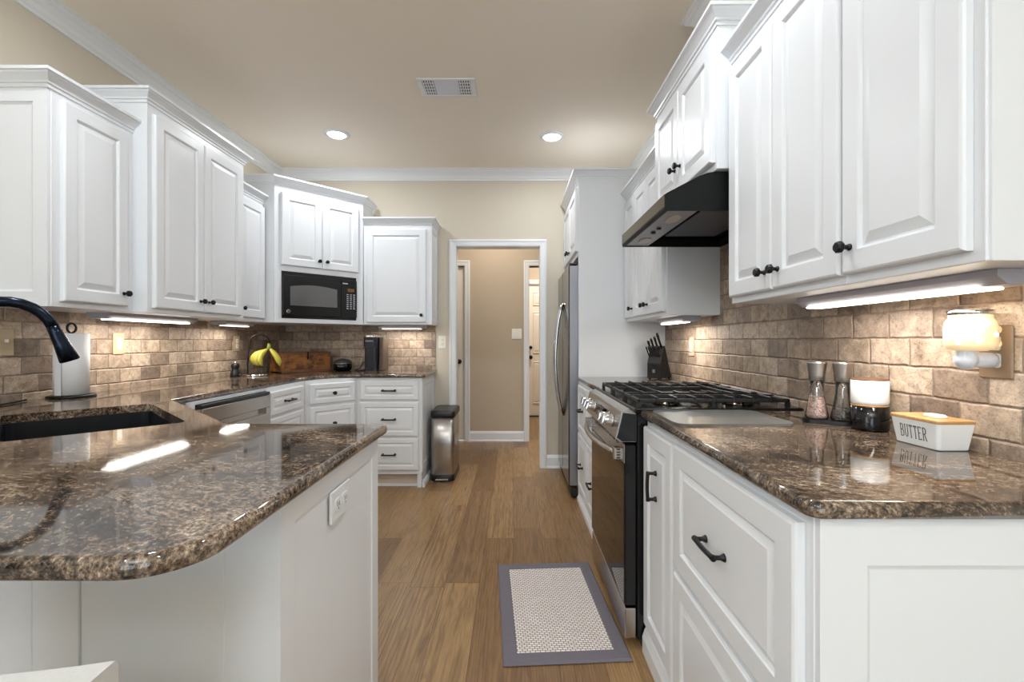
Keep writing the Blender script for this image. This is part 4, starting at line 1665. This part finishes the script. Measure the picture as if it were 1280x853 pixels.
# ------------------------------------------------------------------ left counter items
# paper towels
PX, PY = -2.063, 2.125
r = thing('towel_holder', 'dark metal paper towel stand with a ring top on the left counter', 'towel holder', (PX, PY, CT + .0005), 0)
MB().lathe([(.086, 0), (.088, .003), (.086, .010), (.080, .012)], (0, 0, 0), 32).build('base', M['bronze'], r)
MB().tube([(0, 0, .010), (0, 0, .302)], .006, 10).build('rod', M['bronze'], r)
MB().tube([(.0, .022 * math.cos(a), .322 + .022 * math.sin(a)) for a in [(-80 + 340 * i / 16) * PI / 180 for i in range(17)]], .005, 8).build('ring', M['bronze'], r)
m = MB()
ro = .063
m.lathe([(.020, .0135), (ro, .0135), (ro, .296), (.020, .296), (.020, .0135)], (0, 0, 0), 36, cap=False)
sh = [[(ro * math.cos(a) * k + (k - 1) * .1, ro * math.sin(a) * k, z) for z in (.0135, .296)] for a, k in ((-1.9, 1.003), (-1.75, 1.02), (-1.6, 1.05), (-1.45, 1.10))]
for s0, s1 in zip(sh[:-1], sh[1:]):
    m.quad(s0[0], s1[0], s1[1], s0[1])
ro_ = m.build('paper_towel_roll', M['paper'], None, (PX, PY, CT + .0005))
tag(ro_, 'white roll of paper towels on the stand left of the light switch', 'paper towels')

# banana stand
BX, BY = -1.985, 3.42
bl = thing('banana_stand', 'curved dark wire banana hanger on a chrome base in the left corner', 'banana stand', (BX, BY, CT + .0005), math.radians(20))
MB().lathe([(.088, 0), (.090, .004), (.086, .012), (.02, .016)], (.045, 0, 0), 28).build('base', M['chrome'], bl)
pts = [(-.010, 0, .012), (-.012, 0, .08), (-.006, 0, .17), (.002, 0, .23)]
for i in range(1, 10):
    a = PI - PI * 1.08 * i / 9
    pts.append((.068 + .066 * math.cos(a), 0, .255 + .055 * math.sin(a)))
MB().tube(pts, .0052, 8).build('hook', M['bronze'], bl)
hx, hz_ = pts[-1][0], pts[-1][2]
R20 = Matrix.Rotation(math.radians(20), 3, 'Z')
hw_ = R20 @ Vector((hx, 0, hz_)) + Vector((BX, BY, CT))
bn = thing('banana_bunch', 'bunch of yellow bananas hanging from the wire stand', 'bananas', hw_ + Vector((0, 0, -.012)), math.radians(20))
MB().tube([(0, 0, .014), (0, 0, -.012), (0, 0, -.03)], [.010, .014, .018], 10).build('stalk', M['bananatip'], bn)
BAN = ((-.052, -.045, .010, .112, -.030), (-.040, -.040, -.020, .120, -.032), (-.028, -.034, -.036, .126, -.032), (-.014, -.026, -.046, .130, -.028), (-.030, -.030, .030, .118, -.030), (.004, .074, -.026, .138, .016))
for sx, ex, ey, ln, bow in BAN:
    pts = []
    for i in range(9):
        t_ = i / 8
        b_ = math.sin(PI * t_)
        pts.append((sx * min(1, t_ * 5 + .25) + ex * t_ + bow * b_, ey * t_ - .012 * b_, -.020 + sx * .25 - ln * t_ ** .92))
    MB().tube(pts, [.008, .013, .019, .0205, .021, .0205, .019, .012, .004], 8).build('banana', M['banana'], bn)

# small black gadget beside the stand
r = thing('stopper', 'small black bottle-shaped gadget with a chrome tip beside the banana stand', 'gadget', (-2.055, 3.36, CT + .0005), 0)
MB().lathe([(.032, 0), (.034, .004), (.030, .030), (.024, .048), (.022, .056), (.027, .066), (.029, .078), (.024, .092), (.014, .098)], (0, 0, 0), 16).build('body', M['blackplastic'], r)
MB().lathe([(.010, .098), (.011, .104), (.006, .110)], (0, 0, 0), 12).build('tip', M['chrome'], r)
MB().tube([(.028, -.01, .02), (.045, -.02, .012), (.058, -.02, .004)], [.006, .005, .004], 8).build('lever', M['blackplastic'], r)

# wooden crate
ca = math.atan2(.78, .62)
r = thing('wooden_crate', 'long rustic orange-brown wooden crate set across the counter corner', 'crate', (-1.872, 3.690, CT + .0005), ca)
cl, cd, ch = .415, .235, .165
m = MB()
m.box(0, cl, 0, .014, .012, ch, .002).box(0, cl, cd - .014, cd, .012, ch, .002).box(.0, .014, .014, cd - .014, .006, ch, .002).box(cl - .014, cl, .014, cd - .014, .006, ch, .002)
m.box(.014, cl - .014, .014, cd - .014, .006, .018)
m.build('box', M['crate'], r)
MB().box(-.004, cl + .004, -.004, .016, 0, .022, .002).box(-.004, cl + .004, cd - .016, cd + .004, 0, .022, .002).build('base_strip', M['walnut'], r)
m = MB()
m.box(-.003, cl + .003, -.003, .010, ch - .018, ch + .003, .001).box(-.003, .010, .010, cd - .01, ch - .018, ch + .003, .001).box(cl - .010, cl + .003, .010, cd - .01, ch - .018, ch + .003, .001).box(-.003, cl + .003, cd - .010, cd + .003, ch - .018, ch + .003, .001)
m.build('rim', M['walnut'], r)
m = MB()
m.box(cl * .5 - .006, cl * .5 + .006, -.0075, -.003, ch - .06, ch + .004, .001)
m.lathe([(.009, 0), (.009, .004)], (cl * .5, -.0035, ch - .045), 12, Matrix.Rotation(PI / 2, 3, 'X'))
m.build('latch', M['bronze'], r)

# dark dish with chrome rim
r = thing('covered_dish', 'low black lidded dish with chrome trim between crate and coffee maker', 'dish', (-1.515, 4.035, CT + .0005), 0)
MB().lathe([(.055, 0), (.072, .006), (.080, .030), (.080, .055), (.070, .062)], (0, 0, 0), 24).build('bowl', M['blackceramic'], r)
MB().lathe([(.079, .0625), (.081, .066), (.066, .090), (.035, .104), (.012, .108)], (0, 0, 0), 24).build('lid', plain('smoked_glass', S(70, 68, 70), .12, 0, .1), r)
MB().tube([(.0815 * math.cos(a * PI / 16), .0815 * math.sin(a * PI / 16), .0625) for a in range(33)], .003, 6, False).build('rim', M['chrome'], r)

# coffee maker
r = thing('coffee_maker', 'slim black single-cup coffee maker with a silver top on the back counter', 'coffee maker', (-1.238, 3.985, CT + .0005), math.radians(-6))
MB().poly_prism(rrect(-.058, .058, -.055, .135, .025), 'z', 0, .022).build('base', M['navy'], r)
MB().poly_prism(rrect(-.056, .056, -.045, .130, .025), 'z', .022, .205).build('body', M['navy'], r)
MB().poly_prism(rrect(-.060, .060, -.060, .135, .028), 'z', .206, .296).build('brew_head', M['navy'], r)
m = MB()
m.rings([[(x, y, z) for x, y in rrect(-.052 * s, .052 * s, -.055 * s, .09 * s, .024 * s)] for s, z in ((1.0, .2962), (1.0, .310), (.86, .318))], True, True, False)
m.build('lid', M['chrome'], r)
MB().poly_prism(rrect(.0605, .098, -.005, .130, .012), 'z', .004, .288).build('water_tank', plain('tinted_tank', S(92, 78, 70), .15), r)
fc = bpy.data.curves.new('brand_text', 'FONT')
fc.body = 'KEURIG'
fc.size = .020
fc.align_x = 'CENTER'
fc.extrude = .0005
fo = bpy.data.objects.new('brand_text', fc)
COL.objects.link(fo)
bpy.context.view_layer.update()
fm = bpy.data.meshes.new_from_object(fo.evaluated_get(bpy.context.evaluated_depsgraph_get()))
bpy.data.objects.remove(fo)
fm.materials.clear()
fm.materials.append(M['print'])
bo = bpy.data.objects.new('brand_lettering', fm)
bo.parent = r
bo.location = (0, -.0608, .255)
bo.rotation_euler = (PI / 2, 0, 0)
COL.objects.link(bo)
MB().tube([(-.03, .12, .06), (-.075, .10, .055), (-.105, .05, .075), (-.125, .03, .02), (-.17, .04, .006), (-.13, -.02, .005), (-.07, -.01, .005)], .004, 8).build('cord', M['rubber'], r)

# thin dark cord end on the far left of the counter
cb = MB().tube([(-2.10, 1.72, CT + .004), (-2.06, 1.80, CT + .004), (-2.085, 1.90, CT + .005), (-2.12, 1.98, CT + .006)], .0035, 8).build('cable', M['rubber'])
tag(cb, 'thin dark cable lying on the counter at the foot of the tiles behind the sink', 'cable')

# ------------------------------------------------------------------ bar stool (only the top of its back shows)
r = thing('bar_stool', 'pale grey bar stool whose low curved back shows at the peninsula', 'stool', (-.660, .500, 0), 0)
rs = []
for i in range(15):
    a = -1 + 2 * i / 14
    x = .226 * a
    y = -.030 * (1 - a * a)
    rs.append([(x, y - .046, .565), (x, y - .046, .812), (x, y - .040, .820), (x, y - .004, .8215), (x, y, .816), (x, y, .565)])
MB().rings(rs, True, True, False).build('backrest', M['stoolfab'], r)
MB().rings([[(x, y + .135, z) for x, y in rrect(-.20 * s_, .20 * s_, -.13 * s_, .13 * s_, .05)] for s_, z in ((.96, .505), (1.0, .515), (1.0, .550), (.94, .564))], True, True, True).build('seat', M['stoolfab'], r)
for sx in (-1, 1):
    for cy in (.03, .24):
        MB().tube([(sx * .16, cy, .504), (sx * .185, cy + (-.02 if cy < .1 else .02), 0)], [.018, .013], 8).build('leg', M['stoolwood'], r)
    MB().tube([(sx * .172, .03, .24), (sx * .172, .24, .24)], .009, 8).build('stretcher', M['stoolwood'], r)
MB().tube([(-.172, .245, .24), (.172, .245, .24)], .009, 8).build('stretcher', M['stoolwood'], r)
